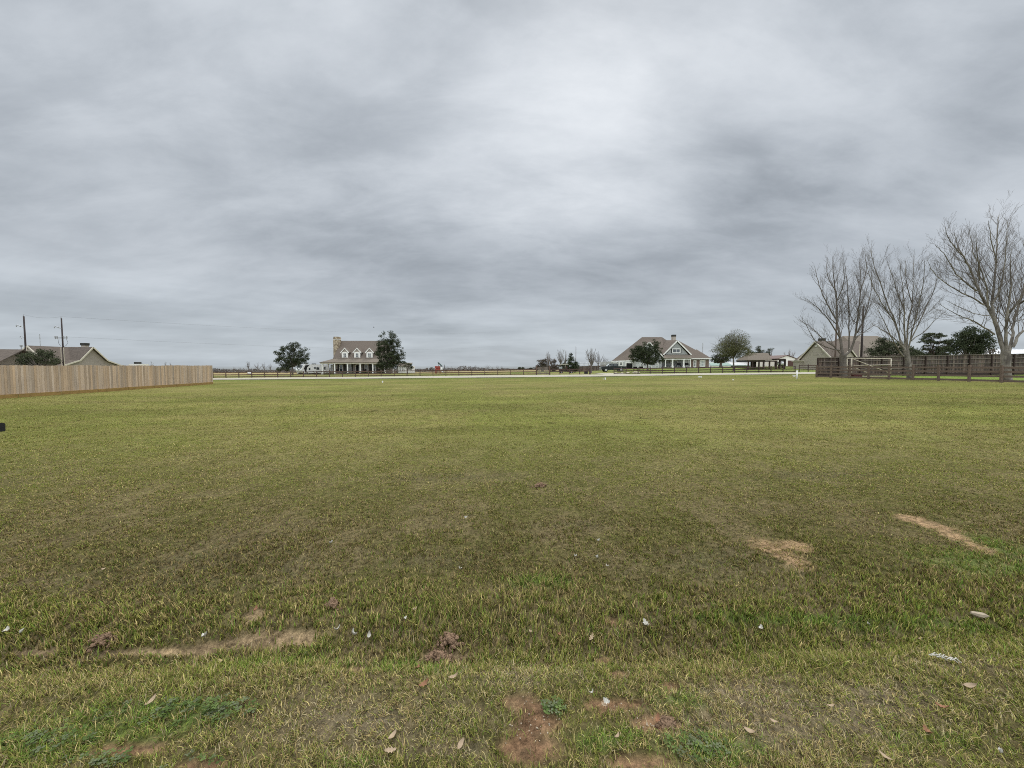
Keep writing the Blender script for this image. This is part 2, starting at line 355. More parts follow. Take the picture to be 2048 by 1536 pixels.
def mL(x, y, L):
    w = np.zeros(np.broadcast(x, y).shape); nn = (fbm(x*7, y*7, 3, 23)-0.5)+(fbm(x*24, y*24, 3, 24)-0.5)*0.9
    for (a, b, c, d, r) in L:
        dx, dy = c-a, d-b; t = np.clip(((x-a)*dx+(y-b)*dy)/(dx*dx+dy*dy), 0, 1)
        q = np.hypot(x-a-t*dx, y-b-t*dy)/r+nn*1.4; w = np.maximum(w, S((1.3-q)/0.6))
    return w
def masks(x, y):
    near = y < 14
    return dict(dirt=np.maximum(mE(x, y, DIRT), mL(x, y, DIRTL))*near, straw=np.maximum(mE(x, y, STRAW), mL(x, y, STRAWL))*near,
                lush=mE(x, y, LUSH, 0.7)*near, dark=mE(x, y, DARKM, 0.5)*near, dry=mE(x, y, DRYM, 0.45)*near)
def lerp(a, b, t): return a*(1-t)+b*t
road_pts_near = [(380, 761), (430, 760), (700, 758), (1000, 755.3), (1180, 753.6), (1400, 750.6), (1640, 748.2), (1760, 747.5)]
road_pts_far = [(380, 757), (430, 756.6), (700, 754.4), (1000, 751), (1180, 749.6), (1400, 747), (1640, 744.6), (1760, 743.8)]
def road_line(L):
    p = [G(*q) for q in L]; return np.array([a.x for a in p]), np.array([a.y for a in p])
RN, RF = road_line(road_pts_near), road_line(road_pts_far)
def yN(x): return np.where(x < RN[0][0], RN[1][0]+(x-RN[0][0])*0.06, np.where(x > RN[0][-1], RN[1][-1]+(x-RN[0][-1])*0.06, np.interp(x, *RN)))
def yF(x): return np.where(x < RF[0][0], RF[1][0]+(x-RF[0][0])*0.06, np.where(x > RF[0][-1], RF[1][-1]+(x-RF[0][-1])*0.06, np.interp(x, *RF)))
def gcol(x, y, soil=True):
    """low frequency albedo of the sward"""
    c = lambda *q: np.array(q)[None, :]
    n = fbm(x*0.35, y*0.35, 4, 31)[..., None]; n2 = fbm(x*1.7, y*1.7, 3, 41)[..., None]
    X_, Y_ = x[..., None], y[..., None]
    fieldc = 0.74*lerp(c(.190, .195, .058), c(.245, .220, .088), S((n-0.35)/0.3))
    fieldc = lerp(fieldc, c(.150, .165, .045), S((n2-0.55)/0.2)*0.5)
    nearc = 0.52*lerp(c(.165, .145, .065), c(.23, .18, .11), S((n2-0.38)/0.25))
    k = S((Y_-3)/9)
    out = lerp(nearc, fieldc, k)*(1+0.5*(fbm(x*0.12+3, y*0.75, 3, 111)-0.5)*S((y-5)/6)*S((70-y)/20))[..., None]*np.array([[0.98, 1.02, 0.82]])
    # verge by the road greener, lawns beyond greener, then tan winter fields
    vn = (yN(x)[..., None]-Y_)
    out = lerp(out, c(.105, .140, .028), S((9-vn)/5)*(0.75-0.35*S((X_-5)/25)))
    bey = S((Y_-yF(x)[..., None]))
    lawn = lerp(c(.15, .19, .05), c(.23, .19, .085), S((n-0.42)/0.2)*S((40-X_)/40))
    out = lerp(out, lawn, bey)
    tan = lerp(c(.33, .27, .135), c(.17, .14, .08), S((fbm(x*0.01, y*0.03, 2, 77)[..., None]-0.45)/0.15))
    out = lerp(out, tan, S((Y_-(105+0*X_))/25))
    out = lerp(out, c(.13, .23, .035), S((X_-(45+(52-Y_)*-0.05))/3)*S((Y_-30)/4)*S((54-Y_)/3)*0.7)
    m = {k_: v_[..., None] for k_, v_ in masks(x, y).items()}
    out = lerp(out, c(.085, .078, .040), m['dark']*0.6); out = lerp(out, c(.15, .12, .082), m['dry']*0.75)
    out = lerp(out, c(.11, .16, .04), m['lush']*0.6); out = lerp(out, c(.30, .20, .115), m['straw']*0.9)
    if soil:
        sc = lerp(c(.25, .15, .085), c(.29, .21, .12), S((0.6-X_)/0.8)*S((Y_-1.9)/0.5))
        sc = lerp(sc, sc*0.62, S((fbm(x*3, y*3, 2, 51)[..., None]-0.5)/0.2))
        out = lerp(out, sc, m['dirt'])
    return out, m
def gline(lo, fine, step, far, q):
    L = list(np.arange(lo, fine, step)); s = step
    while L[-1] < far: s *= q; L.append(L[-1]+s)
    return L
ys = [-80, -40, -20, -10, -6, -4, -3]+list(np.arange(-2, 0.6, 0.2))+gline(0.6, 7.5, 0.04, 2600, 1.028)
xp = gline(0.03, 7, 0.06, 2600, 1.06); xs = [-q for q in xp[::-1]]+xp
xs, ys = np.array(xs), np.array(ys); XX, YY = np.meshgrid(xs, ys); ZZ = ground(XX, YY)
cc, mm_ = gcol(XX.ravel(), YY.ravel())
cloddy = (fbm(XX*14, YY*14, 3, 61)-0.5)*0.035*mm_['dirt'].reshape(XX.shape)
V = np.c_[XX.ravel(), YY.ravel(), (ZZ+cloddy-0.008*mm_['dirt'].reshape(XX.shape)).ravel()]
ny, nx = XX.shape; idx = np.arange(ny*nx).reshape(ny, nx)
Fq = np.stack([idx[:-1, :-1], idx[:-1, 1:], idx[1:, 1:], idx[1:, :-1]], -1).reshape(-1, 4)
mg = bpy.data.materials.new('grassy ground'); mg.use_nodes = True; t = NT(mg.node_tree); b = mg.node_tree.nodes['Principled BSDF']
at = t.n('ShaderNodeAttribute'); at.attribute_name = 'col'
oc = t.n('ShaderNodeTexCoord').outputs['Object']
na = t.noise(oc, 3.2, 6, 0.65); nb = t.noise(oc, 22, 6, 0.75); nc = t.noise(oc, 0.35, 4, 0.6); nd = t.noise(oc, 90, 4, 0.7)
k = t.m('MULTIPLY', t.rng(na, 0.3, 0.7, 0.78, 1.22), t.rng(nb, 0.34, 0.66, 0.35, 1.55))
k = t.m('MULTIPLY', k, t.rng(nc, 0.3, 0.7, 0.9, 1.1)); k = t.m('MULTIPLY', k, t.rng(nd, 0.3, 0.7, 0.7, 1.3))
# dark clods / tufts dotted over the field
vo = t.n('ShaderNodeTexVoronoi'); t.l(t.map(oc, (1, 0.8, 1)), vo.inputs['Vector']); vo.inputs['Scale'].default_value = 0.62
dots = t.m('MULTIPLY', t.rng(vo.outputs['Distance'], 0.07, 0.15, 1, 0, True), t.rng(t.noise(oc, 0.5, 2), 0.48, 0.56, 0, 1))
k = t.m('MULTIPLY', k, t.rng(dots, 0, 1, 1.0, 0.5))
vm = t.n('ShaderNodeVectorMath', operation='SCALE'); t.l(at.outputs['Color'], vm.inputs[0]); t.l(k, vm.inputs['Scale'])
hue = t.mix(t.m('MULTIPLY', t.rng(t.noise(oc, 9, 3), 0.45, 0.62, 0, 1), 0.28), vm.outputs[0], (0.20, 0.15, 0.085, 1))
t.l(hue, b.inputs['Base Color']); b.inputs['Roughness'].default_value = 1.0; b.inputs['Specular IOR Level'].default_value = 0.05
bp = t.n('ShaderNodeBump'); bp.inputs['Strength'].default_value = 0.7; bp.inputs['Distance'].default_value = 0.04
t.l(t.m('ADD', t.m('MULTIPLY', nb, 0.8), t.m('MULTIPLY', na, 0.8)), bp.inputs['Height']); t.l(bp.outputs[0], b.inputs['Normal'])
tag(np_mesh('ground', V, Fq, mg, None, cc, True), kind='structure')
# ------------------------------------------------------------------ road and driveway
def strip(name, xsamp, y0f, y1f, lift, m):
    V = []; n = 9
    for x in xsamp:
        a, b_ = float(y0f(np.array(x))), float(y1f(np.array(x)))
        for j in range(n):
            y = a+(b_-a)*j/(n-1); V.append((x, y, gz(x, y)+lift))
    V = np.array(V); I = np.arange(len(V)).reshape(-1, n)
    Fq = np.stack([I[:-1, :-1], I[1:, :-1], I[1:, 1:], I[:-1, 1:]], -1).reshape(-1, 4)
    return np_mesh(name, V, Fq, m, smooth=True)
tag(strip('road', np.arange(-170, 220, 1.5), yN, yF, 0.05, M['road']), kind='structure')
dx0, dx1 = G(1178, 746).x, G(1226, 746).x
tag(strip('driveway', np.linspace(dx0, dx1, 8), lambda x: yF(x)+0.01, lambda x: yF(x)+9, 0.046, M['road']), kind='structure')
# ------------------------------------------------------------------ grass blades
def blades(n, ylo, yhi, dens_pow, seg, w0, h0, seed, spread=1.62):
    r = np.random.default_rng(seed)
    # pdf over distance: area (prop. to y) times density y^-p
    p = 2-dens_pow; u = r.random(n)
    y = (ylo**p+u*(yhi**p-ylo**p))**(1/p)
    x = (r.random(n)*2-1)*(y*spread/1.0*0.92+1.1)
    # clump: pull blades toward tuft centres
    x0, y0 = x.copy(), y.copy(); ox = np.zeros(n); oy = np.zeros(n); which = r.integers(0, 4, n)
    for gi, (cs, ga) in enumerate(((0.05, 0.4), (0.09, 1.3), (0.15, 2.2), (0.26, 2.9))):
        q = which == gi; ca, sa = math.cos(ga), math.sin(ga); u_ = (x0[q]*ca-y0[q]*sa)/cs; v_ = (x0[q]*sa+y0[q]*ca)/cs
        iu, iv = np.floor(u_), np.floor(v_); uu = (iu+hash2(iu, iv, 3+gi))*cs; vv = (iv+hash2(iu, iv, 14+gi))*cs
        cx = uu*ca+vv*sa; cy = -uu*sa+vv*ca; pull = r.random(q.sum())*0.8
        ox[q] = x0[q]-cx; oy[q] = y0[q]-cy; x[q] = cx+ox[q]*(1-pull); y[q] = cy+oy[q]*(1-pull)
    m = masks(x, y)
    keep = r.random(n) > np.clip(m['dirt']*1.1, 0, 0.965)
    keep &= r.random(n) > 0.62*S((fbm(x*3.1, y*3.1, 3, 71)-0.47)/0.15)*(1-0.85*m['dry'])*(0.45+0.55*S((y-2.6)/0.8))
    keep &= (r.random(n) > S((y-15)/19)) & (y > 0.5)
    x, y = x[keep], y[keep]; ox, oy = ox[keep], oy[keep]; m = {k: v[keep] for k, v in m.items()}; n = len(x)
    yd = np.interp(x, DIT[0], DIT[1]); dz = np.exp(-((y-yd-0.22)/0.45)**2)
    h = h0*(0.55+0.9*r.random(n))*(1+0.45*dz+0.25*m['lush'])*(1-0.45*m['straw'])*(1-0.3*m['dry'])*(1-0.22*S((y-3.4)/1.5))
    h *= 0.55+0.9*fbm(x*2.3, y*2.3, 3, 81)
    ang = np.arctan2(oy, ox)*0.6+r.random(n)*6.283*0.7+(fbm(x*0.8, y*0.8, 2, 91)-0.5)*6
    lean = (0.45+0.75*r.random(n)); lean *= 1-0.3*dz; lean = np.clip(lean+0.25*m['dry']+0.3*m['straw'], 0.2, 1.4)
    wd = w0*(0.6+0.8*r.random(n))*(1+y/5.0)*(1+0.35*dz)*(1-0.25*S((2.3-y)/0.4))
    dx, dy = np.cos(ang), np.sin(ang); px_, py_ = -dy, dx
    z0 = ground(x, y)-0.004
    ts = np.linspace(0, 1, seg+1); rows = []
    for i, tt in enumerate(ts):
        th = lean*tt*1.15                       # bends over
        rr = h*tt*np.sin(th*0.62+lean*0.25); zz = h*tt*np.cos(th*0.62+lean*0.25)
        cx_, cy_, cz_ = x+dx*rr, y+dy*rr, z0+zz
        ww = wd*0.5*(1-tt**1.6*0.85)
        if i < seg: rows += [np.c_[cx_-px_*ww, cy_-py_*ww, cz_], np.c_[cx_+px_*ww, cy_+py_*ww, cz_]]
        else: rows += [np.c_[cx_, cy_, cz_]]
    nv = 2*seg+1; V = np.stack(rows, 1).reshape(-1, 3)
    base = np.arange(n)[:, None]*nv; tri = []
    for i in range(seg-1): tri += [[2*i, 2*i+1, 2*i+3], [2*i, 2*i+3, 2*i+2]]
    tri += [[2*seg-2, 2*seg-1, 2*seg]]
    Fq = (base[:, None, :]+np.array(tri)[None]).reshape(-1, 3)
    # colour per blade
    pal = np.array([(.155, .165, .045), (.115, .135, .038), (.215, .205, .075), (.36, .295, .165), (.24, .18, .105), (.095, .072, .042), (.10, .155, .038), (.155, .215, .055), (.29, .245, .185), (.19, .155, .12), (.34, .235, .135)])
    yy = y
    wts = np.stack([np.full(n, 1.5)+0.8*S((yy-3)/5), 1.5-0.7*S((yy-5)/5), 1.2+1.6*S((yy-4)/6), 0.95+0.5*S((2.6-yy)/0.5)+0*yy, 0.9+0.4*S((2.6-yy)/0.5), 0.7+0*yy, 0.35+0.6*dz, 0.15+0.2*dz, 0.5*S((2.7-yy)/0.5)+0*yy, 0.5*S((2.7-yy)/0.5)+0*yy, 0.0*yy], 1)
    wts[:, 5] += 2.6*m['dark']; wts[:, 4] += 1.3*m['dark']; wts[:, 2] *= 1-0.6*m['dark']; wts[:, 3] *= 1-0.5*m['dark']
    wts[:, 3] += 1.2*m['dry']; wts[:, 4] += 1.6*m['dry']; wts[:, 8] += 3.0*m['dry']; wts[:, 9] += 2.2*m['dry']; wts[:, 0] *= 1-0.35*m['dry']
    wts[:, 6] += 4.0*m['lush']; wts[:, 7] += 2.6*m['lush']; wts[:, 4] += 1.8*S((yy-2.5)/0.6)*S((5.8-yy)/1.5); wts[:, 5] += 1.5*S((yy-2.5)/0.6)*S((5.8-yy)/1.5); wts[:, 1] += 0.9*S((yy-6)/6); wts[:, 5] *= 1-0.7*m['lush']; wts[:, 4] *= 1-0.5*m['lush']
    wts[:, 3] += 5*m['straw']; wts[:, 4] += 5*m['straw']; wts[:, 10] += 13*m['straw']
    nzg = S((fbm(x*1.1, y*1.1, 3, 101)-0.42)/0.2)
    wts[:, 0] += 1.4*nzg; wts[:, 1] += 1.0*nzg; wts[:, 4] += 1.2*(1-nzg); wts[:, 5] += 0.6*(1-nzg)
    cum = np.cumsum(wts, 1); cum /= cum[:, -1:]; pick = (r.random(n)[:, None] > cum).sum(1)
    col = pal[pick]*(0.40+1.15*r.random(n)**1.15)[:, None]*1.40*np.array([[1.0, 1.0, 0.78]])
    st_ = (fbm(x*0.12+3, y*0.75, 3, 111)-0.5)*S((y-5)/6); col *= (1+0.55*st_)[:, None]
    col *= (1-0.15*S((yy-4)/7)-0.24*S((yy-2.7)/0.6)*S((6.0-yy)/2.2))[:, None]
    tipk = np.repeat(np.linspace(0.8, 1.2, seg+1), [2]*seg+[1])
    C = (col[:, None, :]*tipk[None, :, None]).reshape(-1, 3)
    return V, Fq, C
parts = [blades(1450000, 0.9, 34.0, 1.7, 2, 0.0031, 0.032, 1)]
V = np.concatenate([p[0] for p in parts]); C = np.concatenate([p[2] for p in parts]); off = 0; FF = []
for p in parts: FF.append(p[1]+off); off += len(p[0])
mb = bpy.data.materials.new('grass blades'); mb.use_nodes = True; t = NT(mb.node_tree); mb.node_tree.nodes.clear()
o_ = t.n('ShaderNodeOutputMaterial'); d_ = t.n('ShaderNodeBsdfDiffuse'); tr_ = t.n('ShaderNodeBsdfTranslucent'); mx = t.n('ShaderNodeMixShader'); mx.inputs[0].default_value = 0.25
at = t.n('ShaderNodeAttribute'); at.attribute_name = 'col'
t.l(at.outputs['Color'], d_.inputs[0]); t.l(at.outputs['Color'], tr_.inputs[0]); t.l(d_.outputs[0], mx.inputs[1]); t.l(tr_.outputs[0], mx.inputs[2]); t.l(mx.outputs[0], o_.inputs[0])
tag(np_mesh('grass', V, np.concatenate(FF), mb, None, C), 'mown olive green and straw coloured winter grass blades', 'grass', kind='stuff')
# clover and low weeds
def clover():
    r = np.random.default_rng(5); VV = []; CC = []
    for (a, b_, c, d) in CLOVER:
        n = int(min(900, 2300*c*d*3.14)+50)
        q = r.random(n)**0.8*1.25; th = r.random(n)*6.283; x = a+c*q*np.cos(th)*1.1; y = b_+d*q*np.sin(th)*1.1; kk = fbm(x*9, y*9, 3, 8) > 0.45; x, y = x[kk], y[kk]; n = len(x)
        z = ground(x, y)+0.008+0.028*r.random(n); s = 0.004+0.005*r.random(n); rot = r.random(n)*6.283
        gcol_ = np.array([(.085, .125, .04), (.12, .165, .055), (.13, .15, .085)])[r.integers(0, 3, n)]*(0.75+0.5*r.random(n))[:, None]
        for lf in range(3):
            an = rot+lf*2.094; u = np.c_[np.cos(an), np.sin(an), 0.35*(r.random(n)-0.3)]; p = np.c_[-np.sin(an), np.cos(an), 0.2*(r.random(n)-0.5)]
            c0 = np.c_[x, y, z]
            VV.append(np.stack([c0, c0+(u*0.8+p*0.55)*s[:, None]*1.6, c0+u*s[:, None]*2.1, c0+(u*0.8-p*0.55)*s[:, None]*1.6], 1).reshape(-1, 3)); CC.append(np.repeat(gcol_, 4, 0))
    V = np.concatenate(VV); return V, np.arange(len(V)).reshape(-1, 4), np.concatenate(CC)
V, Fq, C = clover()
tag(np_mesh('clover', V, Fq, mb, None, C), 'small leaved green clover patches in the near verge', 'clover', kind='stuff')
#@@OBJECTS
# ================================================================== OBJECTS
def W(px, py, d): return P(px, py, d)
def base_at(px, d):
    x = (px-1024)/F*d; return Vector((x, d, gz(x, d)))
# ---------------------------------------------------------------- trees
class Tubes:
    def __init__(s): s.V = []; s.Fa = []; s.n = 0
    def add(s, pts, rad, k):
        pts = np.asarray(pts, float); n = len(pts)
        d = np.gradient(pts, axis=0); d /= np.linalg.norm(d, axis=1)[:, None]+1e-9
        ref = np.where(np.abs(d[:, 1:2]) < 0.9, np.array([[0.03, 1, 0.02]]), np.array([[1, 0.02, 0]]))
        a = np.cross(d, ref); a /= np.linalg.norm(a, axis=1)[:, None]+1e-9; b = np.cross(d, a)
        th = np.arange(k)*2*math.pi/k
        ring = pts[:, None]+(a[:, None]*np.cos(th)[None, :, None]+b[:, None]*np.sin(th)[None, :, None])*np.asarray(rad)[:, None, None]
        s.V.append(ring.reshape(-1, 3))
        i = np.arange(n-1)[:, None]*k; j = np.arange(k)[None]; j2 = (j+1) % k
        s.Fa.append(np.stack([i+j, i+j2, i+k+j2, i+k+j], -1).reshape(-1, 4)+s.n); s.n += n*k
    def build(s, name, m, parent): return np_mesh(name, np.concatenate(s.V), np.concatenate(s.Fa), m, parent, None, True)
def rot_from(d, ang, r):
    d = d/np.linalg.norm(d); q = r.normal(size=3); q -= d*q.dot(d); q /= np.linalg.norm(q)+1e-9
    return d*math.cos(ang)+q*math.sin(ang)
def grow(tb, p, d, L, r0, lvl, r, up=0.25, spec=None, tips=None, kink=0.12, flat=1.0):
    """one branch and, below it, its side branches"""
    n = 5 if lvl > 1 else 3; d = d/np.linalg.norm(d); pts = [p]; ds = [d]
    for i in range(n):
        d = d+r.normal(size=3)*kink*np.array([1, flat, 1]); d[2] += up*0.5; d /= np.linalg.norm(d)
        pts.append(pts[-1]+d*L/n); ds.append(d)
    pts = np.array(pts); rad = np.linspace(r0, r0*(0.35 if lvl > 0 else 0.4), n+1)
    tb[1].add(pts, rad, 4 if lvl == 2 else 3)
    if tips is not None: tips.append((pts[-1], lvl)); 
    if lvl == 0: return
    side(tb, pts, rad, L, lvl-1, r, up, tips, kink)
CH = {'n': 1.0}
def side(tb, pts, rad, L, lvl, r, up, tips, kink, t0=0.2, ratio=0.5, dens=None):
    pts = np.asarray(pts); seg = np.linalg.norm(np.diff(pts, axis=0), axis=1); cum = np.r_[0, np.cumsum(seg)]; Lt = cum[-1]
    nb = {2: 0.5, 1: 0.24, 0: 0.15}[lvl] if dens is None else dens
    m = max(2, int(Lt*(1-t0)/nb)) if Lt > 0.3 else 2
    m = min(m, 22)
    for i in range(m):
        tt = t0+(1-t0)*(i+r.random()*0.8)/m; s = min(tt*Lt, Lt*0.999); j = int(np.searchsorted(cum, s)-1); j = max(0, min(j, len(seg)-1))
        f = (s-cum[j])/max(seg[j], 1e-6); p = pts[j]*(1-f)+pts[j+1]*f; d = (pts[j+1]-pts[j])/max(seg[j], 1e-6)
        rl = rad[j]*(1-f)+rad[j+1]*f
        ln = Lt*ratio*(1.05-0.62*tt)*(0.7+0.6*r.random())
        if lvl == 0: ln = min(ln, 1.1)
        grow(tb, p, rot_from(d, R(r.uniform(20, 48)), r), ln, min(max(rl*0.45, 0.0055), 0.035), lvl, r, up, None, tips, kink)
def limb(tb, wpts, r0, r1, lvl, r, up=0.2, kink=0.10, sub=4, tips=None, dens=None, ratio=0.42, t0=0.15):
    """a main limb through given points, smoothed, with side branches"""
    w_ = np.array([list(p) for p in wpts]); tt = np.linspace(0, len(w_)-1, (len(w_)-1)*sub+1)
    def cr(t):
        i = int(min(t, len(w_)-1.0001)); f = t-i; g_ = lambda k: w_[max(0, min(len(w_)-1, k))]
        a, b, c, d = g_(i-1), g_(i), g_(i+1), g_(i+2)
        return 0.5*((2*b)+(-a+c)*f+(2*a-5*b+4*c-d)*f*f+(-a+3*b-3*c+d)*f**3)
    pts = np.array([cr(t) for t in tt]); pts[1:] += r.normal(size=(len(pts)-1, 3))*0.02
    rad = np.linspace(r0, r1, len(pts)); tb[0].add(pts, rad, 8)
    side(tb, pts, rad, 0, lvl, r, up, tips, kink, t0, ratio, dens)
    return pts
def limb_tree(name, label, group, d0, trunk, limbs, seed, tm, wm, yspread=1.8, lvl=2, dens=0.5, rs=1.0):
    """bare tree traced limb by limb; every limb gets a depth of its own"""
    r = np.random.default_rng(seed); tb = [Tubes(), Tubes()]
    b = base_at(trunk[0][0], d0); root = empty(name, b, label, 'tree', group)
    tp = [W(px, py, d0) for px, py, _ in trunk]; tp[0].z = gz(tp[0].x, d0)-0.1
    rr = [w/F*d0/2*rs for _, _, w in trunk]
    tb[0].add([list(p) for p in tp], rr, 12)
    for pts, w0, lv in limbs:
        dy = r.uniform(-1, 1)*yspread*(1.0 if len(pts) > 2 else 0.6); n = len(pts)
        wp = [W(px, py, d0+dy*(i/(n-1))) for i, (px, py) in enumerate(pts)]
        limb(tb, wp, w0/F*d0/2*rs*0.8, 0.012, lv, r, up=0.3, kink=0.07, dens=dens, ratio=0.37)
    tb[0].build('trunk', tm, root); tb[1].build('crown', wm, root); return root
def z2(L): return [(1580+a/4.267, 420+b/4.267) for a, b in L]
GB = 'big bare trees behind the rail fence'
L3 = [([(1835,1250),(1790,1080),(1740,930),(1690,830),(1620,700),(1560,560),(1500,430),(1430,300),(1400,190)], 13, 2),
      ([(1840,1230),(1845,1050),(1850,930),(1870,760),(1885,640),(1880,480),(1890,330)], 9, 2), ([(1865,1230),(1900,1080),(1908,950),(1960,800),(2000,640),(2010,450),(1990,250)], 9, 2),
      ([(1900,1170),(1960,1060),(2060,980),(2150,850),(2230,640)], 9, 2), ([(1745,930),(1725,800),(1740,650),(1760,450),(1768,250),(1775,80),(1790,40)], 8, 2),
      ([(1690,850),(1680,700),(1662,600),(1620,480),(1560,350),(1535,170)], 5, 2), ([(1745,1060),(1620,980),(1500,920),(1400,880),(1270,800)], 5, 2),
      ([(1660,810),(1540,740),(1400,670),(1250,560),(1180,450)], 5, 2), ([(1600,690),(1500,620),(1400,520),(1310,370),(1240,300)], 5, 2),
      ([(1560,560),(1480,400),(1360,260),(1330,150)], 4, 2), ([(1730,800),(1800,650),(1830,450),(1850,250),(1855,80)], 5, 2), ([(1700,900),(1600,890),(1450,830),(1330,770)], 3, 1),
      ([(1870,880),(1960,760),(2040,560),(2060,330)], 5, 2), ([(1920,950),(2010,930),(2120,900)], 3, 1), ([(1768,450),(1720,280),(1695,90)], 4, 2), ([(1620,600),(1600,400),(1590,200)], 4, 2),
      ([(1960,800),(2080,700),(2200,450)], 6, 2), ([(1850,930),(1780,700),(1800,500)], 3, 1)]
limb_tree('bare_tree', 'largest bare pale barked sycamore standing behind the rail fence at the right edge', GB, 33.6,
          [(1580+1852/4.267, 420+1490/4.267, 25), (1580+1850/4.267, 420+1440/4.267, 20), (1580+1845/4.267, 420+1340/4.267, 17), (1580+1842/4.267, 420+1240/4.267, 19), (1580+1842/4.267, 420+1200/4.267, 17)],
          [(z2(a), b, c) for a, b, c in L3], 31, M['sycamore'], M['twig'], 2.6, dens=0.40, rs=0.74)
L2 = [([(985,1200),(940,1100),(890,930),(830,800),(760,600),(700,400),(690,320)], 5.5, 2), ([(985,1200),(975,1000),(975,850),(960,650),(940,450)], 5, 2),
      ([(1000,1200),(1010,950),(1045,800),(1050,600),(1055,380)], 5, 2), ([(1010,1190),(1060,980),(1100,800),(1140,600),(1150,430)], 4, 2),
      ([(1030,1120),(1130,1050),(1230,950),(1330,860)], 3, 2), ([(985,1190),(850,1060),(740,1000),(690,960)], 4, 2), ([(1030,1110),(1140,880),(1240,650),(1260,520)], 3.5, 2),
      ([(900,960),(800,820),(710,650),(640,420)], 3.5, 2), ([(970,1250),(920,1180),(860,1080),(800,940),(720,800)], 5, 2), ([(975,860),(900,660),(830,430)], 3, 2), ([(1045,800),(990,600),(985,430)], 3, 2)]
limb_tree('bare_tree', 'middle bare sycamore with many stems rising from low on its trunk', GB, 39.5,
          [(1580+1025/4.267, 420+1445/4.267, 14), (1580+1018/4.267, 420+1370/4.267, 11), (1580+1005/4.267, 420+1280/4.267, 11), (1580+990/4.267, 420+1190/4.267, 12)],
          [(z2(a), b, c) for a, b, c in L2], 37, M['sycamore'], M['twig'], 2.2, dens=0.42, rs=0.78)
L1 = [([(452,1250),(430,1100),(400,950),(395,750),(370,560),(368,400)], 8, 2), ([(455,1250),(520,1190),(560,1050),(585,850),(605,650),(590,400)], 8, 2),
      ([(448,1250),(380,1170),(280,1100),(180,1000),(80,940)], 4, 2), ([(425,1090),(330,940),(220,820),(110,740)], 4, 2), ([(500,1210),(505,1000),(495,750),(480,550),(470,470)], 4, 2),
      ([(402,950),(300,770),(235,600),(210,480)], 4, 2), ([(575,1050),(640,900),(690,700),(700,480)], 4, 2), ([(560,1090),(680,1010),(760,960)], 3, 2),
      ([(430,1200),(310,1170),(210,1110),(150,1000),(90,900)], 3.5, 2), ([(398,780),(460,620),(450,460)], 3, 2), ([(395,700),(320,560),(320,400)], 3, 2), ([(600,700),(650,520),(640,380)], 3, 2), ([(400,980),(320,900),(300,800)], 3, 1)]
limb_tree('bare_tree', 'darker twin stemmed bare sycamore nearest the corner of the rail fence', GB, 45.5,
          [(1580+458/4.267, 420+1430/4.267, 16), (1580+456/4.267, 420+1360/4.267, 13), (1580+452/4.267, 420+1290/4.267, 13), (1580+452/4.267, 420+1235/4.267, 14)],
          [(z2(a), b, c) for a, b, c in L1], 41, M['bark'], M['twig'], 2.2, dens=0.42, rs=0.82)
# generic bare tree
def bare_tree(px, d, top_py, wpx, label, group, seed, tm=None, wm=None, nl=6, lvl=2, name='bare_tree', rad=None, up=0.22, dens=None, fork=0.28, cut=None):
    r = np.random.default_rng(seed); b = base_at(px, d); H = W(px, top_py, d).z-b.z; Wd = wpx/F*d
    root = empty(name, b, label, 'tree', group); tb = [Tubes(), Tubes()]; r0 = rad or 0.02*H+0.05
    fz = H*fork; t_ = [[b.x, b.y, b.z-0.1], [b.x+r.normal()*0.05, b.y, b.z+fz*0.5], [b.x+r.normal()*0.1, b.y, b.z+fz]]
    tb[0].add(t_, [r0*1.3, r0, r0*0.85], 8); p0 = np.array(t_[-1])
    for i in range(nl):
        a = 2*math.pi*i/nl+r.uniform(-0.3, 0.3); q = 0.25+0.75*r.random() if i else 0.0
        ex, ey = math.cos(a)*Wd/2*q, math.sin(a)*Wd/2*q*0.8; ez = H*(1-fork)*(1-0.45*q*q)*(0.9+0.1*r.random())
        m_ = p0+np.array([ex*0.55, ey*0.55, ez*0.42]); e = p0+np.array([ex, ey, ez*0.95])
        limb(tb, [p0, m_, e], r0*0.55, 0.02, lvl, r, up, 0.12, 3, dens=dens or H*0.06, ratio=0.42, t0=0.12)
    tb[0].build('trunk', tm or M['bark'], root); tb[1].build('crown', wm or M['twig'], root); return root
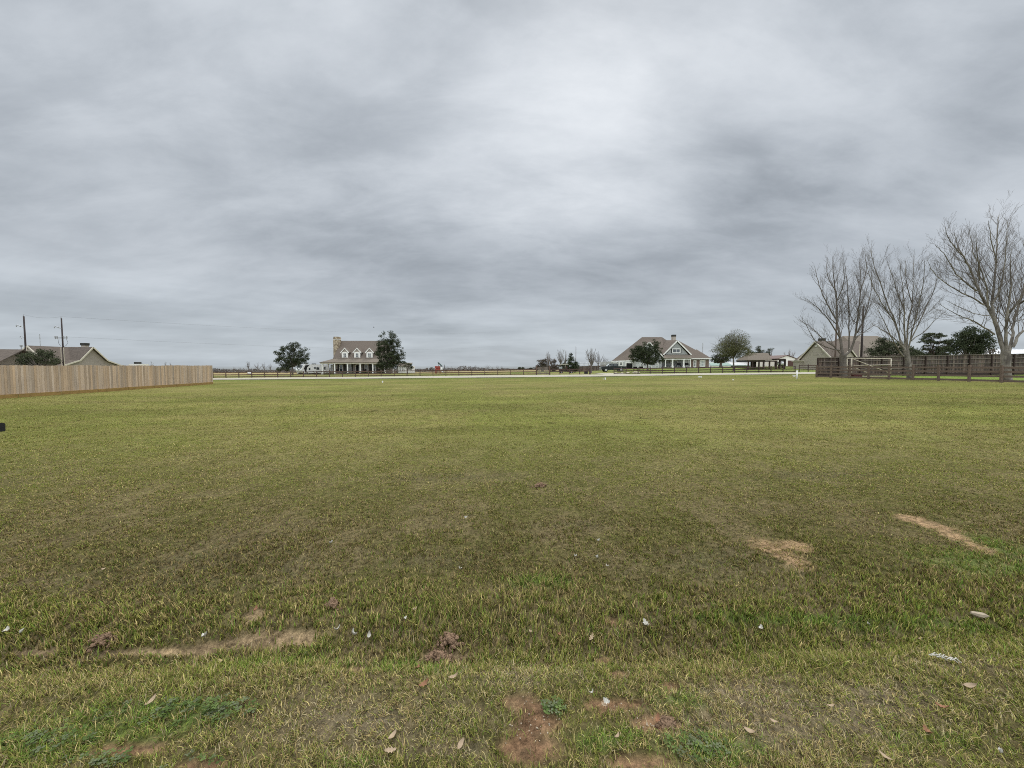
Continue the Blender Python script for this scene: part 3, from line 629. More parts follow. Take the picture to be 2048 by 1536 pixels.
# leafy tree from crown blobs
def leafy(name, label, group, px, d, blobs, seed, lm, tm=None, leaf=0.16, clump=0.55, per=46, dens=1.0, trunk_px=5, base_py=None, flat=0.75, trunk_z=None, droop=0.0):
    r = np.random.default_rng(seed); b = base_at(px, d); root = empty(name, b, label, 'tree', group); s = d/F
    V = []; cents = []
    for (cx, cy, rx, ry) in blobs:
        c = W(cx, cy, d); ax, az_ = rx*s, ry*s; vol = ax*az_*ax*4.2
        n = max(6, int(dens*2.7*vol/(clump**3*5.5)))
        q = r.normal(size=(n, 3)); q /= np.linalg.norm(q, axis=1)[:, None]; q *= (0.25+0.75*r.random(n)**0.5)[:, None]
        cents.append(np.array([c.x, c.y, c.z])+q*np.array([ax, ax*0.85, az_]))
    C_ = np.concatenate(cents)
    C_ = C_[C_[:, 2] > b.z+clump*0.3]
    for c in C_:
        cl = clump*r.uniform(0.55, 1.25); n = int(per*(cl/clump)**2)
        q = r.normal(size=(n, 3)); q /= np.linalg.norm(q, axis=1)[:, None]; q *= (r.random(n)**0.5)[:, None]*cl; q[:, 2] *= flat
        p = c+q; sz = leaf*r.uniform(0.6, 1.3, n)
        u = r.normal(size=(n, 3)); u /= np.linalg.norm(u, axis=1)[:, None]; w_ = r.normal(size=(n, 3)); w_ -= u*(u*w_).sum(1)[:, None]; w_ /= np.linalg.norm(w_, axis=1)[:, None]
        u *= sz[:, None]*0.75; w_ *= sz[:, None]*0.42
        V.append(np.stack([p-u, p+w_, p+u, p-w_], 1).reshape(-1, 3))
    V = np.concatenate(V)
    tb = Tubes(); cz = C_[:, 2].min(); top = np.array([b.x, b.y, b.z+(C_[:, 2].mean()-b.z)*0.45]) if trunk_z is None else np.array([b.x, b.y, b.z+trunk_z])
    r0 = trunk_px*s/2; tb.add([[b.x, b.y, b.z-0.1], [(b.x+top[0])/2, b.y, (b.z+top[2])/2], top], [r0*1.3, r0, r0*0.8], 8)
    for c in C_[r.permutation(len(C_))[:min(70, len(C_))]]:
        mid = (top+c)/2+np.array([0, 0, -0.05])+r.normal(size=3)*0.12; tb.add([top, mid, c], [r0*0.4, r0*0.22, 0.02], 4)
    tb.build('trunk', tm or M['bark'], root)
    np_mesh('crown', V, np.arange(len(V)).reshape(-1, 4), lm, root); return root
GO = 'live oaks in front of the houses'
leafy('live_oak', 'round dark live oak standing left of the white camper', GO, 585, 99,
      [(560,706,11,9), (575,700,14,11), (592,698,12,13), (605,712,13,12), (565,722,15,10), (590,720,20,13), (612,699,8,5), (583,690,7,6), (615,722,7,7), (578,733,14,5), (556,716,6,8)], 51, M['oak'], leaf=0.15, clump=0.55, dens=0.8, trunk_px=3.2)
leafy('live_oak', 'tallest dark live oak covering the right end of the dormer house', GO, 779, 98,
      [(766,672,7,8), (783,670,10,7), (772,690,17,14), (788,690,13,18), (802,697,7,8), (765,708,14,16), (788,715,20,14), (775,730,22,10), (806,708,6,8), (757,690,6,9), (800,725,12,8), (760,728,10,7)], 52, M['oak'], leaf=0.15, clump=0.55, dens=0.85, trunk_px=4)
leafy('live_oak', 'low spreading dark live oak before the large gabled house', GO, 1295, 93,
      [(1275,700,12,10), (1290,692,10,7), (1310,688,10,9), (1270,714,13,9), (1295,710,22,13), (1316,703,9,13), (1300,722,25,8), (1320,718,8,9), (1262,706,8,9), (1282,704,20,12), (1305,696,12,10)], 53, M['oak'], leaf=0.15, clump=0.55, dens=0.85, trunk_px=3.5)
# olive round tree with ascending limbs
def olive():
    root = bare_tree(1467, 84, 659, 84, 'round topped tree with sparse olive leaves right of the gabled house', None, 61, M['bark'], M['twig'], nl=11, lvl=1, name='round_tree', rad=0.16, fork=0.3, up=0.12)
    r = np.random.default_rng(62); c = W(1467, 696, 84); n = 21000; s = 84/F
    q = r.normal(size=(n, 3)); q /= np.linalg.norm(q, axis=1)[:, None]; rr = r.random(n)**0.5; th_ = np.arctan2(q[:, 0], q[:, 2]); rr *= 0.86+0.14*np.sin(3*th_+1)+0.09*np.sin(7*th_+q[:, 1]*3)+0.06*np.sin(13*th_); q *= rr[:, None]
    q = q*np.array([41*s, 36*s, 35*s]); q[:, 2] = np.where(q[:, 2] < 0, q[:, 2]*0.7, q[:, 2])
    # leaves gathered along ascending sprays
    k = np.round(np.arctan2(q[:, 0], q[:, 2]+24*s)*13+r.normal(size=n)*0.16)/13; L_ = np.hypot(q[:, 0], q[:, 2]+24*s)
    q[:, 0] = np.sin(k)*L_; q[:, 2] = np.cos(k)*L_-24*s
    p = q+np.array([c.x, c.y, c.z]); sz = r.uniform(0.05, 0.12, n); u = r.normal(size=(n, 3)); u /= np.linalg.norm(u, axis=1)[:, None]
    w_ = r.normal(size=(n, 3)); w_ -= u*(u*w_).sum(1)[:, None]; w_ /= np.linalg.norm(w_, axis=1)[:, None]; u *= sz[:, None]*0.9; w_ *= sz[:, None]*0.5
    V = np.stack([p-u, p+w_, p+u, p-w_], 1).reshape(-1, 3); np_mesh('foliage', V, np.arange(len(V)).reshape(-1, 4), M['olive'], root)
olive()
# evergreens
GE = 'evergreens beyond the fences'
leafy('evergreen_tree', 'dark bushy evergreen behind the cedar fence between the two utility poles', GE, 84, 62, [(78,713,20,11), (52,719,16,12), (95,706,12,8), (60,724,18,8), (100,722,18,8), (80,704,12,6)], 71, M['oak2'], leaf=0.14, clump=0.5, dens=1.0)
leafy('evergreen_tree', 'dark feathery evergreen in front of the beige house behind two bare trees', GE, 1778, 62, [(1768,690,20,16), (1758,706,22,12), (1788,700,26,18), (1806,708,22,14), (1762,677,9,7), (1738,704,12,9), (1820,704,14,12)], 72, M['oak2'], leaf=0.13, clump=0.5, dens=0.8)
leafy('evergreen_tree', 'low dark evergreen between the feathery one and the flat topped pine', GE, 1828, 66, [(1826,706,14,12), (1842,712,10,9)], 73, M['oak'], leaf=0.14, clump=0.45)
leafy('pine_tree', 'flat topped pine with open layered crown behind the old board fence', GE, 1868, 70, [(1866,672,18,6), (1855,682,15,5), (1882,684,18,5), (1850,694,10,4), (1875,698,22,5), (1893,694,10,6), (1862,708,20,4), (1885,710,16,4)], 74, M['oak2'], M['pine_trunk'], leaf=0.14, clump=0.42, flat=0.4, trunk_px=4)
leafy('evergreen_tree', 'widest dark oak behind the old board fence left of the largest bare tree', GE, 1932, 60, [(1925,676,18,14), (1948,670,24,16), (1910,692,16,16), (1940,696,30,18), (1966,688,16,20), (1898,706,12,10)], 75, M['oak'], leaf=0.14, clump=0.5, dens=0.95)
leafy('evergreen_tree', 'thin greyish tree just left of the largest bare trunk', GE, 1985, 63, [(1980,694,13,14), (1988,708,14,10), (1972,706,10,9)], 76, M['brush'], leaf=0.12, clump=0.5, dens=0.5)
leafy('bush', 'spiky winter bush low behind the board fence near the white goal', GE, 1800, 58, [(1790,716,26,5), (1820,718,18,4)], 77, M['brush'], leaf=0.12, clump=0.4, dens=0.7)
leafy('pine_tree', 'small conical pine beside the roadside cart', None, 1144, 84, [(1142,712,4,5), (1143,720,8,6), (1145,730,12,7), (1142,739,14,5), (1150,737,9,6)], 78, M['pine'], M['pine_trunk'], leaf=0.13, clump=0.4, trunk_px=2)
leafy('small_tree', 'small green arching tree right of the tallest live oak', None, 815, 96, [(812,731,5,4), (820,731,5,5), (816,728,5,3), (823,737,3,5)], 79, M['oak2'], leaf=0.12, clump=0.35, trunk_px=1.6)
GD = 'dark trees behind the pavilion'
for i, (px, d, bl, lb) in enumerate([(1441, 128, [(1440,717,16,9), (1428,722,8,6), (1455,716,10,9)], 'low dark evergreen mass left of the round topped tree'),
        (1518, 150, [(1516,706,8,10), (1520,697,5,6), (1510,712,8,6), (1526,706,6,7)], 'dark pointed conifer above the pavilion roof'), (1503, 152, [(1502,708,7,8), (1495,714,6,6)], 'dark conifer between the round topped tree and the pavilion ridge'),
        (1541, 160, [(1541,700,6,4), (1536,706,5,5)], 'small dark tree top peeping over the right end of the pavilion')]):
    leafy('evergreen_tree', lb, GD, px, d, bl, 80+i, M['oak'], leaf=0.2, clump=0.7)
bare_tree(1578, 150, 698, 36, 'reddish bare tree rising behind the white barn', None, 90, M['bark'], M['redtwig'], nl=9, lvl=2, fork=0.2)
# mid distance bare trees left of the gabled house
GM = 'bare trees by the driveway entrance'
bare_tree(1182, 80, 694, 46, 'spreading bare tree beside the driveway entrance post', GM, 91, M['bark'], M['twig'], nl=9, fork=0.28)
bare_tree(1197, 118, 702, 34, 'greyer bare tree behind the one at the driveway entrance', GM, 92, M['bark'], M['fartwig'], nl=7)
bare_tree(1210, 125, 712, 20, 'small bare tree touching the left end of the gabled house', GM, 93, M['bark'], M['fartwig'], nl=6)
bare_tree(1121, 88, 696, 36, 'crooked bare tree behind the roadside cart', GM, 94, M['bark'], M['twig'], nl=6, fork=0.35)
bare_tree(1131, 98, 699, 10, 'narrow upright bare tree beside the small pine', GM, 95, M['bark'], M['twig'], nl=4, fork=0.3)
bare_tree(1096, 150, 701, 16, 'pale bare tree rising out of the brushy thicket', GM, 96, M['bark'], M['fartwig'], nl=6)
GT = 'brush thicket by the entrance gate'
for i, (px, d, bl, lb) in enumerate([(1085, 105, [(1082,727,8,9), (1090,726,7,9), (1076,735,7,6)], 'grey brown brush left of the entrance gate'),
        (1106, 100, [(1106,724,7,7), (1102,734,10,8), (1112,735,9,7)], 'reddish brush clump above the entrance gate'), (1128, 104, [(1126,733,9,9), (1134,728,7,8)], 'dull green brush between crooked bare tree and pine')]):
    leafy('bush', lb, GT, px, d, bl, 100+i, M['brush'] if i < 2 else M['oak2'], leaf=0.15, clump=0.45, per=40)
# far trees on the skyline
GF = 'far bare trees along the horizon'
far = [(497, 260, 721, 9), (517, 240, 723, 14), (530, 260, 724, 12), (541, 270, 726, 9), (469, 330, 733, 8), (481, 320, 734, 8), (448, 340, 735, 7),
       (895, 330, 731, 9), (904, 340, 732, 9), (930, 300, 729, 8), (941, 320, 732, 11), (951, 310, 730, 8), (962, 340, 733, 9), (976, 300, 728.5, 15), (985, 330, 733, 6), (996, 320, 730, 9), (1004, 330, 731, 7), (1060, 300, 734, 9), (890, 300, 728, 6), (1235, 320, 733, 8)]
ORD = ['first', 'second', 'third', 'fourth', 'fifth', 'sixth', 'seventh', 'eighth', 'ninth', 'tenth', 'eleventh', 'twelfth']
fl_ = sorted([q for q in far if q[0] < 560]); fr2 = sorted([q for q in far if 560 < q[0] < 1070]); 
for i, (px, d, tp, wp) in enumerate(fl_+fr2+[q for q in far if q[0] > 1070]):
    if px < 560: lb = ORD[i]+' far bare tree counted right from the end of the cedar fence'; gr = ' between fence and camper'
    elif px < 1070: lb = ORD[i-len(fl_)]+' far bare tree counted right from the red playset'; gr = ' right of the playset'
    else: lb = 'far bare tree seen just past the left end of the gabled house'; gr = None
    bare_tree(px, d, tp, wp*1.5, lb, GF+gr if gr else None, 120+i, M['bark'], M['fartwig'], nl=6, lvl=1, up=0.2, dens=0.5)
for i, (px, d, rr, lb) in enumerate([(1037, 280, 3.2, 'dark low round tree on the horizon left of the entrance gate'), (1044, 285, 3.6, 'darkest round tree on the horizon left of the entrance gate'), (1060, 300, 2.4, 'small round tree on the horizon beside the gate thicket'),
        (860, 280, 3, 'low round dark bush on the horizon left of the red playset'), (558, 200, 4.5, 'low dark bush under the left edge of the round live oak'), (573, 200, 3.0, 'dark bush behind the trunk of the round live oak')]):
    y0 = W(px, 737 if d > 250 else 738, d)
    leafy('bush', lb, 'dark bushes on the horizon', px, d, [(px, 737.5, rr*1.3, rr*1.1), (px+rr, 738.5, rr, rr*0.8)], 150+i, M['oak2'], leaf=0.4, clump=0.9, per=30)
def woods():
    r = np.random.default_rng(9); V = []
    for (x0, x1, yb, hh, n) in [(-700, 640, 385, 2.7, 26000), (-520, 120, 235, 1.1, 6000)]:
        x = r.uniform(x0, x1, n); y = yb+r.normal(size=n)*6+(x/60); g_ = ground(x, y)
        top = hh*(0.35+0.6*vnoise(x/23, x*0, 3)+0.5*vnoise(x/7, x*0, 5)+0.9*vnoise(x/11, x*0, 6)**4); z = g_+top*r.random(n)**0.8
        p = np.c_[x, y, z]; sz = r.uniform(0.3, 0.9, n); u = r.normal(size=(n, 3)); u /= np.linalg.norm(u, axis=1)[:, None]
        w_ = r.normal(size=(n, 3)); w_ -= u*(u*w_).sum(1)[:, None]; w_ /= np.linalg.norm(w_, axis=1)[:, None]
        u *= sz[:, None]; w_ *= sz[:, None]*0.6; V.append(np.stack([p-u, p+w_, p+u, p-w_], 1).reshape(-1, 3))
    V = np.concatenate(V); tag(np_mesh('distant_brush', V, np.arange(len(V)).reshape(-1, 4), M['farwood']), 'low grey brown line of far off winter brush along the horizon', 'brush', kind='stuff')
woods()
for px, h_, o_n in ((287, 724.5, 'leftmost'), (305, 723, 'second'), (333, 722, 'third'), (342, 724, 'rightmost')):
    bare_tree(px, 90, h_, 7, o_n+' of four tiny bare tree tops showing above the cedar fence', 'tree tops just above the cedar fence', 170+px, M['bark'], M['twig'], nl=4, lvl=1, rad=0.05)
# ---------------------------------------------------------------- cedar fence at the left
def cedar():
    a, b = G(0, 797.5), G(426, 768.3); dr = Vector((b.x-a.x, b.y-a.y)); dr.normalize()
    s0 = Vector((a.x, a.y))-dr*9; e = Vector((b.x, b.y)); L = (e-s0).length
    hA = W(0, 731, a.y).z-a.z; hB = W(425, 732, b.y).z-b.z
    root = empty('cedar_fence', (e.x, e.y, gz(e.x, e.y)), 'new tan cedar board fence with honey coloured kickboard along the left of the lot', 'fence')
    pk = MB(); kb = MB(); n = int(L/0.142); nrm = Vector((-dr.y, dr.x))
    if nrm.dot(-e) < 0: nrm = -nrm
    h = (hA+hB)/2
    for i in range(n):
        p = s0+dr*(i+0.5)*L/n; z = gz(p.x, p.y)+0.17; j = random.uniform(-0.012, 0.012)
        off = nrm*random.uniform(0, 0.008); zt = CAMZ+0.005+random.uniform(-0.02, 0.018)+0.012*math.sin(i*0.21)
        pk.cbox((p.x+off.x, p.y+off.y, (z+zt)/2), (0.132, 0.018, zt-z), math.atan2(dr.y, dr.x))
    pk.build('pickets', M['picket'], root)
    m = int(L/2.4)
    for i in range(m):
        p = s0+dr*(i+0.5)*L/m+nrm*0.03; a0 = s0+dr*(i+0.01)*L/m+nrm*0.035; a1 = s0+dr*(i+0.99)*L/m+nrm*0.035
        kb.beam((a0.x, a0.y, gz(a0.x, a0.y)+0.10), (a1.x, a1.y, gz(a1.x, a1.y)+0.10), 0.035, 0.26)
    kb.build('kickboard', M['kick'], root)
    for i in range(m+1):
        p = s0+dr*i*L/m-nrm*0.07; g0 = gz(p.x, p.y); bk = MB(); bk.box(p.x-0.045, p.y-0.045, g0-0.1, p.x+0.045, p.y+0.045, CAMZ-0.04); bk.build('post', M['kick'], root)
    for zz in (0.45, 1.1, 1.75):
        p0, p1 = s0-nrm*0.035, e-nrm*0.035; rl = MB(); rl.beam((p0.x, p0.y, gz(p0.x, p0.y)+zz), (p1.x, p1.y, gz(p1.x, p1.y)+zz), 0.04, 0.09); rl.build('rail', M['kick'], root)
cedar()
# ---------------------------------------------------------------- rail fences
def rail_fence(label, pts, ph, rails, mt, group, pw=0.11, rh=0.14, per_bay=True, top_fn=None):
    root = empty('rail_fence', pts[0], label, 'fence', group); cw = Vector((0, 0, 0))
    for i, p in enumerate(pts):
        m = MB(); m.box(p.x-pw/2, p.y-pw/2, p.z-0.15, p.x+pw/2, p.y+pw/2, p.z+ph*random.uniform(0.985, 1.02)); m.build('post', mt, root)
    for zr in rails:
        m = None
        for i in range(len(pts)-1):
            if m is None or per_bay: m = MB()
            a, b = pts[i], pts[i+1]; d = Vector((b.x-a.x, b.y-a.y, 0)).normalized(); nr = Vector((d.y, -d.x, 0))
            if nr.dot(-a) < 0: nr = -nr
            o = -nr*(pw/2+0.022); j = random.uniform(-0.012, 0.012)
            m.beam((a.x+o.x, a.y+o.y, a.z+zr+j), (b.x+o.x, b.y+o.y, b.z+zr-j), 0.035, rh)
            if per_bay: m.build('rail', mt, root)
        if not per_bay: m.build('rail', mt, root)
    return root
def V3(x, y): return Vector((x, y, gz(x, y)))
# near fence at the right
pxs = [1633, 1661.5, 1699.5, 1737, 1778, 1826, 1877, 1938.6, 2003, 2082, 2175]
A, B = (37.4+0.0, 46.8), (40.9, 32.2)
pr = []
for px in pxs:
    u = (px-1024)/F; # intersection of the sight line x=u*y with the fence line A-B
    dx, dy = B[0]-A[0], B[1]-A[1]; y = (A[0]*dy-A[1]*dx)/(u*dy-dx) ; pr.append(V3(u*y, y))
rail_fence('weathered brown four rail fence in front of the big bare trees', pr, 1.46, (0.14, 0.52, 0.90, 1.25), M['rail'], 'brown rail fences', pw=0.15, rh=0.17)
# fence across the road
def fpts(px0, px1, n, back=1.2):
    L = []
    for i in range(n):
        px = px0+(px1-px0)*i/(n-1); u = (px-1024)/F; y = 66.0
        for _ in range(12): y = float(yF(np.array(u*y)))+back
        L.append(V3(u*y, y))
    return L
rail_fence('long brown rail fence across the road left of the entrance gate', fpts(400, 1073, 27), 1.12, (0.2, 0.58, 0.97), M['railfar'], 'brown rail fences', rh=0.15, per_bay=False)
rail_fence('dark rail fence across the road in front of the large gabled house', fpts(1228, 1590, 16, 1.4), 1.2, (0.2, 0.6, 1.0), M['railright'], 'brown rail fences', rh=0.16, per_bay=False)
rail_fence('short dark rail fence across the road beside the old board fence', fpts(1598, 1652, 4, 4.0), 1.35, (0.35, 0.75, 1.15), M['railright'], 'brown rail fences', rh=0.13, per_bay=False)
rail_fence('short brown rail fence between the entrance gate and the driveway', fpts(1100, 1179, 5, 1.6), 1.15, (0.6, 0.98), M['railright'], 'brown rail fences', rh=0.14, per_bay=False)
def gate():
    L = fpts(1073, 1099, 2, 1.0); a, b = L; root = empty('gate', a, 'brown slatted entrance gate with upright pickets across the road', 'gate')
    m = MB(); m.beam(a+Vector((0, 0, 0.25)), b+Vector((0, 0, 0.25)), 0.05, 0.1); m.beam(a+Vector((0, 0, 1.25)), b+Vector((0, 0, 1.25)), 0.05, 0.1); m.build('gate_frame', M['railfar'], root)
    m = MB()
    for i in range(11):
        p = a.lerp(b, (i+0.5)/11); m.box(p.x-0.05, p.y-0.06, p.z+0.1, p.x+0.05, p.y-0.03, p.z+1.45)
    m.build('pickets', M['oldrail'], root)
    for p in L: m = MB(); m.box(p.x-0.12, p.y-0.12, p.z-0.1, p.x+0.12, p.y+0.12, p.z+1.6); m.build('gate_post', M['railfar'], root)
gate()
def gatepost(px, back, h, lb):
    p = fpts(px, px+1, 2, back)[0]; root = empty('driveway_post', p, lb, 'post', 'driveway posts'); m = MB(); m.box(p.x-0.1, p.y-0.1, p.z-0.1, p.x+0.1, p.y+0.1, p.z+h); m.build('shaft', M['railright'], root)
    m = MB(); m.box(p.x-0.15, p.y-0.15, p.z+h, p.x+0.15, p.y+0.15, p.z+h+0.08); m.build('cap', M['oldrail'], root)
gatepost(1180, 0.8, 1.6, 'dark post with pale cap at the left side of the driveway mouth')
# old board fence
def board_fence():
    a, b = V3((1633-1024)/F*51, 51), V3(70, 49.5); root = empty('board_fence', a, 'tall weathered dark board fence with grey top rails behind the bare trees', 'fence')
    d = Vector((b.x-a.x, b.y-a.y)); L = d.length; d.normalize(); n = int(L/0.15); m = MB(); nr = Vector((d.y, -d.x))
    top = lambda t: CAMZ+1.00+0.02*t
    for i in range(n):
        p = a.xy+d*(i+0.5)*L/n; z = gz(p.x, p.y)+0.35; zt = top((i+0.5)*L/n)-random.uniform(0.02, 0.06); m.cbox((p.x, p.y, (z+zt)/2), (0.145, 0.02, zt-z), math.atan2(d.y, d.x))
    m.build('boards', M['oldboard'], root)
    for zf in (0.0, -0.52, -1.1, -1.6):
        m = MB(); p0, p1 = a.xy+nr*0.05, b.xy+nr*0.05; w_ = 0.09 if zf else 0.07
        m.beam((p0.x, p0.y, top(0)+zf), (p1.x, p1.y, top(L)+zf), 0.05 if zf else 0.14, w_); m.build('rail', M['oldrail'], root)
    k = int(L/2.6)
    for i in range(k+1):
        p = a.xy+d*i*L/k+nr*0.12; m = MB(); g0 = gz(p.x, p.y); m.box(p.x-0.06, p.y-0.06, g0-0.1, p.x+0.06, p.y+0.06, top(i*L/k)-0.03); m.build('post', M['timber'], root)
    m = MB(); p0, p1 = a.xy+nr*0.03, b.xy+nr*0.03; m.beam((p0.x, p0.y, gz(p0.x, p0.y)+0.2), (p1.x, p1.y, gz(p1.x, p1.y)+0.2), 0.04, 0.3); m.build('base_board', M['timber'], root)
board_fence()
# far dark board fence and pipe fence beside the driveway
def pipe_fence():
    a, b = base_at(1150, 112), base_at(1222, 112); root = empty('pipe_fence', a, 'thin grey pipe fence left of the gabled house', 'fence'); m = MB()
    for i in range(9): p = a.lerp(b, i/8); m.tube([(p.x, p.y, p.z-0.1), (p.x, p.y, p.z+2.3)], 0.05, 6)
    m.build('posts', M['metal'], root)
    for z in (1.2, 1.75, 2.25): m = MB(); m.tube([a+Vector((0, 0, z)), b+Vector((0, 0, z))], 0.04, 6); m.build('pipe_rail', M['metal'], root)
    a, b = base_at(1146, 108), base_at(1212, 108); root = empty('low_board_fence', a, 'low dark board fence behind the driveway lawn', 'fence'); m = MB(); n = 62
    for i in range(n): p = a.lerp(b, (i+0.5)/n); m.box(p.x-0.07, p.y-0.01, p.z-0.1, p.x+0.07, p.y+0.01, p.z+1.35+random.uniform(-.03, .03))
    m.build('boards', M['oldboard'], root); m = MB(); m.beam(a+Vector((0, -0.04, 1.25)), b+Vector((0, -0.04, 1.25)), 0.05, 0.1); m.build('rail', M['oldrail'], root)
pipe_fence()
# ---------------------------------------------------------------- goal
def goal():
    d = 47.0; root = empty('goal_frame', base_at(1705, d), 'white metal goal frame with diagonal braces behind the rail fence', 'goal')
    def bar(name, pts, r=0.05): m = MB(); m.tube(pts, r, 8); m.build(name, M['pvc'], root, True)
    gl = gz((1705-1024)/F*d, d)+0.05; gr = gz((1782-1024)/F*d, d)+0.05
    tl, tr = W(1703.5, 716.8, d), W(1782.5, 717.0, d); bl = Vector((tl.x, d, gl)); br = Vector((tr.x, d, gr))
    bar('upright', [bl, tl], 0.07); bar('upright', [br, tr], 0.055); bar('crossbar', [tl, tr], 0.055); bar('ground_bar', [bl+Vector((0, 0, 0.06)), br+Vector((0, 0, 0.06))], 0.045)
    bar('middle_bar', [W(1708, 731, d+0.06), W(1783, 729.6, d+0.06)], 0.045); bar('brace', [W(1706, 718, d-0.08), W(1775, 744.5, d-0.08)], 0.045)
    off = Vector((0.25, 0.9, 0)); tl2 = tl+off; bl2 = Vector((tl2.x, tl2.y, gl)); bar('rear_upright', [bl2, tl2], 0.055); bar('side_bar', [tl, tl2], 0.045); bar('side_bar', [bl, bl2], 0.045)
    bar('rear_brace', [W(1708, 735, d+0.9), W(1735, 745.5, d+0.9)], 0.04)
goal()
def redbin():
    d = 46.0; a, b = W(1708, 739, d), W(1725, 739, d); g0 = gz(a.x, d); root = empty('storage_box', (a.x, d, g0), 'dark maroon box on the ground behind the goal bars', 'box')
    m = MB(); m.box(a.x, d, g0-0.03, b.x, d+0.6, g0+0.42); m.build('body', M['maroon'], root, bevel=0.02); m = MB(); m.box(a.x-0.03, d-0.03, g0+0.42, b.x+0.03, d+0.63, g0+0.5); m.build('lid', M['maroon'], root, bevel=0.02)
redbin()
# ---------------------------------------------------------------- utility poles
def pole(px, d, top_py, w, label, mt, group, arm=None, light=True, conduit=None):
    b = base_at(px, d); w *= 1/math.hypot(1, (px-1024)/F)**0.6; t_ = W(px-3.2 if px < 400 else px, top_py, d); t_.x = b.x; root = empty('utility_pole', b, label, 'pole', group)
    m = MB(); m.tube([(b.x, b.y, b.z-0.2), (b.x, b.y, t_.z)], [w*0.55, w*0.38], 10); m.build('shaft', mt, root, True)
    m = MB(); m.tube([(b.x-0.05, b.y, t_.z), (b.x-0.05, b.y, t_.z+0.3)], [0.07, 0.04], 8); m.build('insulator', M['metal'], root)
    if light:
        m = MB(); m.tube([(b.x, b.y, t_.z-2.0), (b.x-0.5, b.y-0.1, t_.z-1.7)], 0.05, 6); m.tube([(b.x-0.45, b.y-0.1, t_.z-1.72), (b.x-1.0, b.y-0.15, t_.z-1.45)], [0.11, 0.08], 8); m.build('cutout_switch', M['metal'], root)
        m = MB(); m.tube([(b.x-1.35, b.y, t_.z-1.55), (b.x-1.35, b.y, t_.z-1.8)], [0.08, 0.06], 6); m.tube([(b.x-0.95, b.y, t_.z-1.48), (b.x-1.35, b.y, t_.z-1.58)], 0.02, 5); m.build('arrester', M['metal'], root)
    if arm:
        z = t_.z-arm; m = MB(); m.beam((b.x-1.15, b.y-0.2, z), (b.x+1.15, b.y-0.2, z), 0.1, 0.1); m.build('crossarm', M['pole'], root)
        for dx in (-1.1, -0.75, 0.45, 1.0): m = MB(); m.tube([(b.x+dx, b.y-0.2, z-0.22), (b.x+dx, b.y-0.2, z+0.32)], [0.06, 0.1, ][:2], 6); m.build('insulator', M['metal'], root)
        m = MB()
        for sx in (-1, 1): m.tube([(b.x+sx*0.95, b.y-0.2, z-0.2), (b.x+sx*1.2, b.y-0.2, z-0.9), (b.x+sx*0.8, b.y-0.2, z-1.4), (b.x+sx*0.2, b.y-0.1, z-1.6)] if sx > 0 else [(b.x-0.4, b.y-0.2, z-0.2), (b.x-0.55, b.y-0.2, z-0.9), (b.x-0.3, b.y-0.1, z-1.5)], 0.022, 5)
        m.build('jumper_wire', M['black'], root)
    else:
        z = t_.z-3.6; m = MB(); m.tube([(b.x, b.y, z), (b.x-0.35, b.y, z+0.1), (b.x-0.75, b.y, z+0.2), (b.x-0.85, b.y, z+0.05), (b.x-0.6, b.y, z-0.15)], 0.05, 6); m.build('bracket', M['metal'], root)
    if conduit:
        for cx in conduit: m = MB(); m.tube([(b.x+cx, b.y-w*0.6, b.z), (b.x+cx, b.y-w*0.6, CAMZ+3.3)], 0.05, 6); m.build('conduit', M['pvc'], root)
    return t_
GP = 'utility poles'
p1 = pole(54.5, 66, 632.5, 0.36, 'dark leaning utility pole nearest the left edge behind the cedar fence', M['pole'], GP, conduit=(0.35,))
p2 = pole(129, 71, 636.5, 0.33, 'dark utility pole with crossarm in front of the tan gabled roof', M['pole'], GP, arm=3.6, conduit=(-0.22, 0.28))
pole(1721, 60, 612, 0.34, 'black utility pole rising between the first two bare trees', M['pole'], GP, light=False, conduit=(-0.45,))
pole(1669, 64, 627, 0.30, 'brown utility pole hidden behind the darker twin stemmed tree', M['poleb'], GP, light=False)
pole(1151.5, 130, 694.5, 0.17, 'thin grey utility pole beside the small conical pine', M['poleb'], GP, light=False)
def wire(a, b, sag, label, r=0.009):
    pts = [Vector(a).lerp(Vector(b), i/20)-Vector((0, 0, sag*4*(i/20)*(1-i/20))) for i in range(21)]; m = MB(); m.tube(pts, r, 4)
    tag(m.build('power_line', M['black']), label, 'wire', 'power lines')
wire(p1+Vector((-0.05, 0, 0.3)), p2+Vector((-0.05, 0, 0.3)), 0.4, 'top power line joining the two poles at left')
wire(p2+Vector((-0.05, 0, 0.3)), W(1010, 661, 330), 3.0, 'faint upper power line running right from the crossarm pole')
wire(p2+Vector((1.0, -0.2, -3.4)), W(1010, 690, 330), 3.0, 'faint lower power line running right from the crossarm pole')
def mast(px, d, tpy, label, r=0.03, lattice=False):
    b = base_at(px, d); t_ = W(px, tpy, d); root = empty('antenna_mast', b, label, 'antenna', 'thin antenna masts')
    m = MB()
    if lattice:
        for q in ((-.15, 0), (.15, 0), (0, .25)): m.tube([(b.x+q[0], b.y+q[1], b.z), (b.x+q[0]*0.6, b.y+q[1]*0.6, t_.z)], r, 5)
        k = 14
        for i in range(k): z0, z1 = b.z+(t_.z-b.z)*i/k, b.z+(t_.z-b.z)*(i+1)/k; s_1 = (-1)**i; m.tube([(b.x-.13*s_1, b.y, z0), (b.x+.13*s_1, b.y, z1)], 0.015, 4)
    else: m.tube([(b.x, b.y, b.z), (b.x, b.y, t_.z)], r, 6)
    m.build('shaft', M['metal'], root); m = MB(); m.tube([(b.x-0.3, b.y, t_.z-0.4), (b.x+0.3, b.y, t_.z-0.4)], r*0.6, 5); m.tube([(b.x-0.2, b.y, t_.z-0.9), (b.x+0.2, b.y, t_.z-0.9)], r*0.6, 5); m.build('element', M['metal'], root)
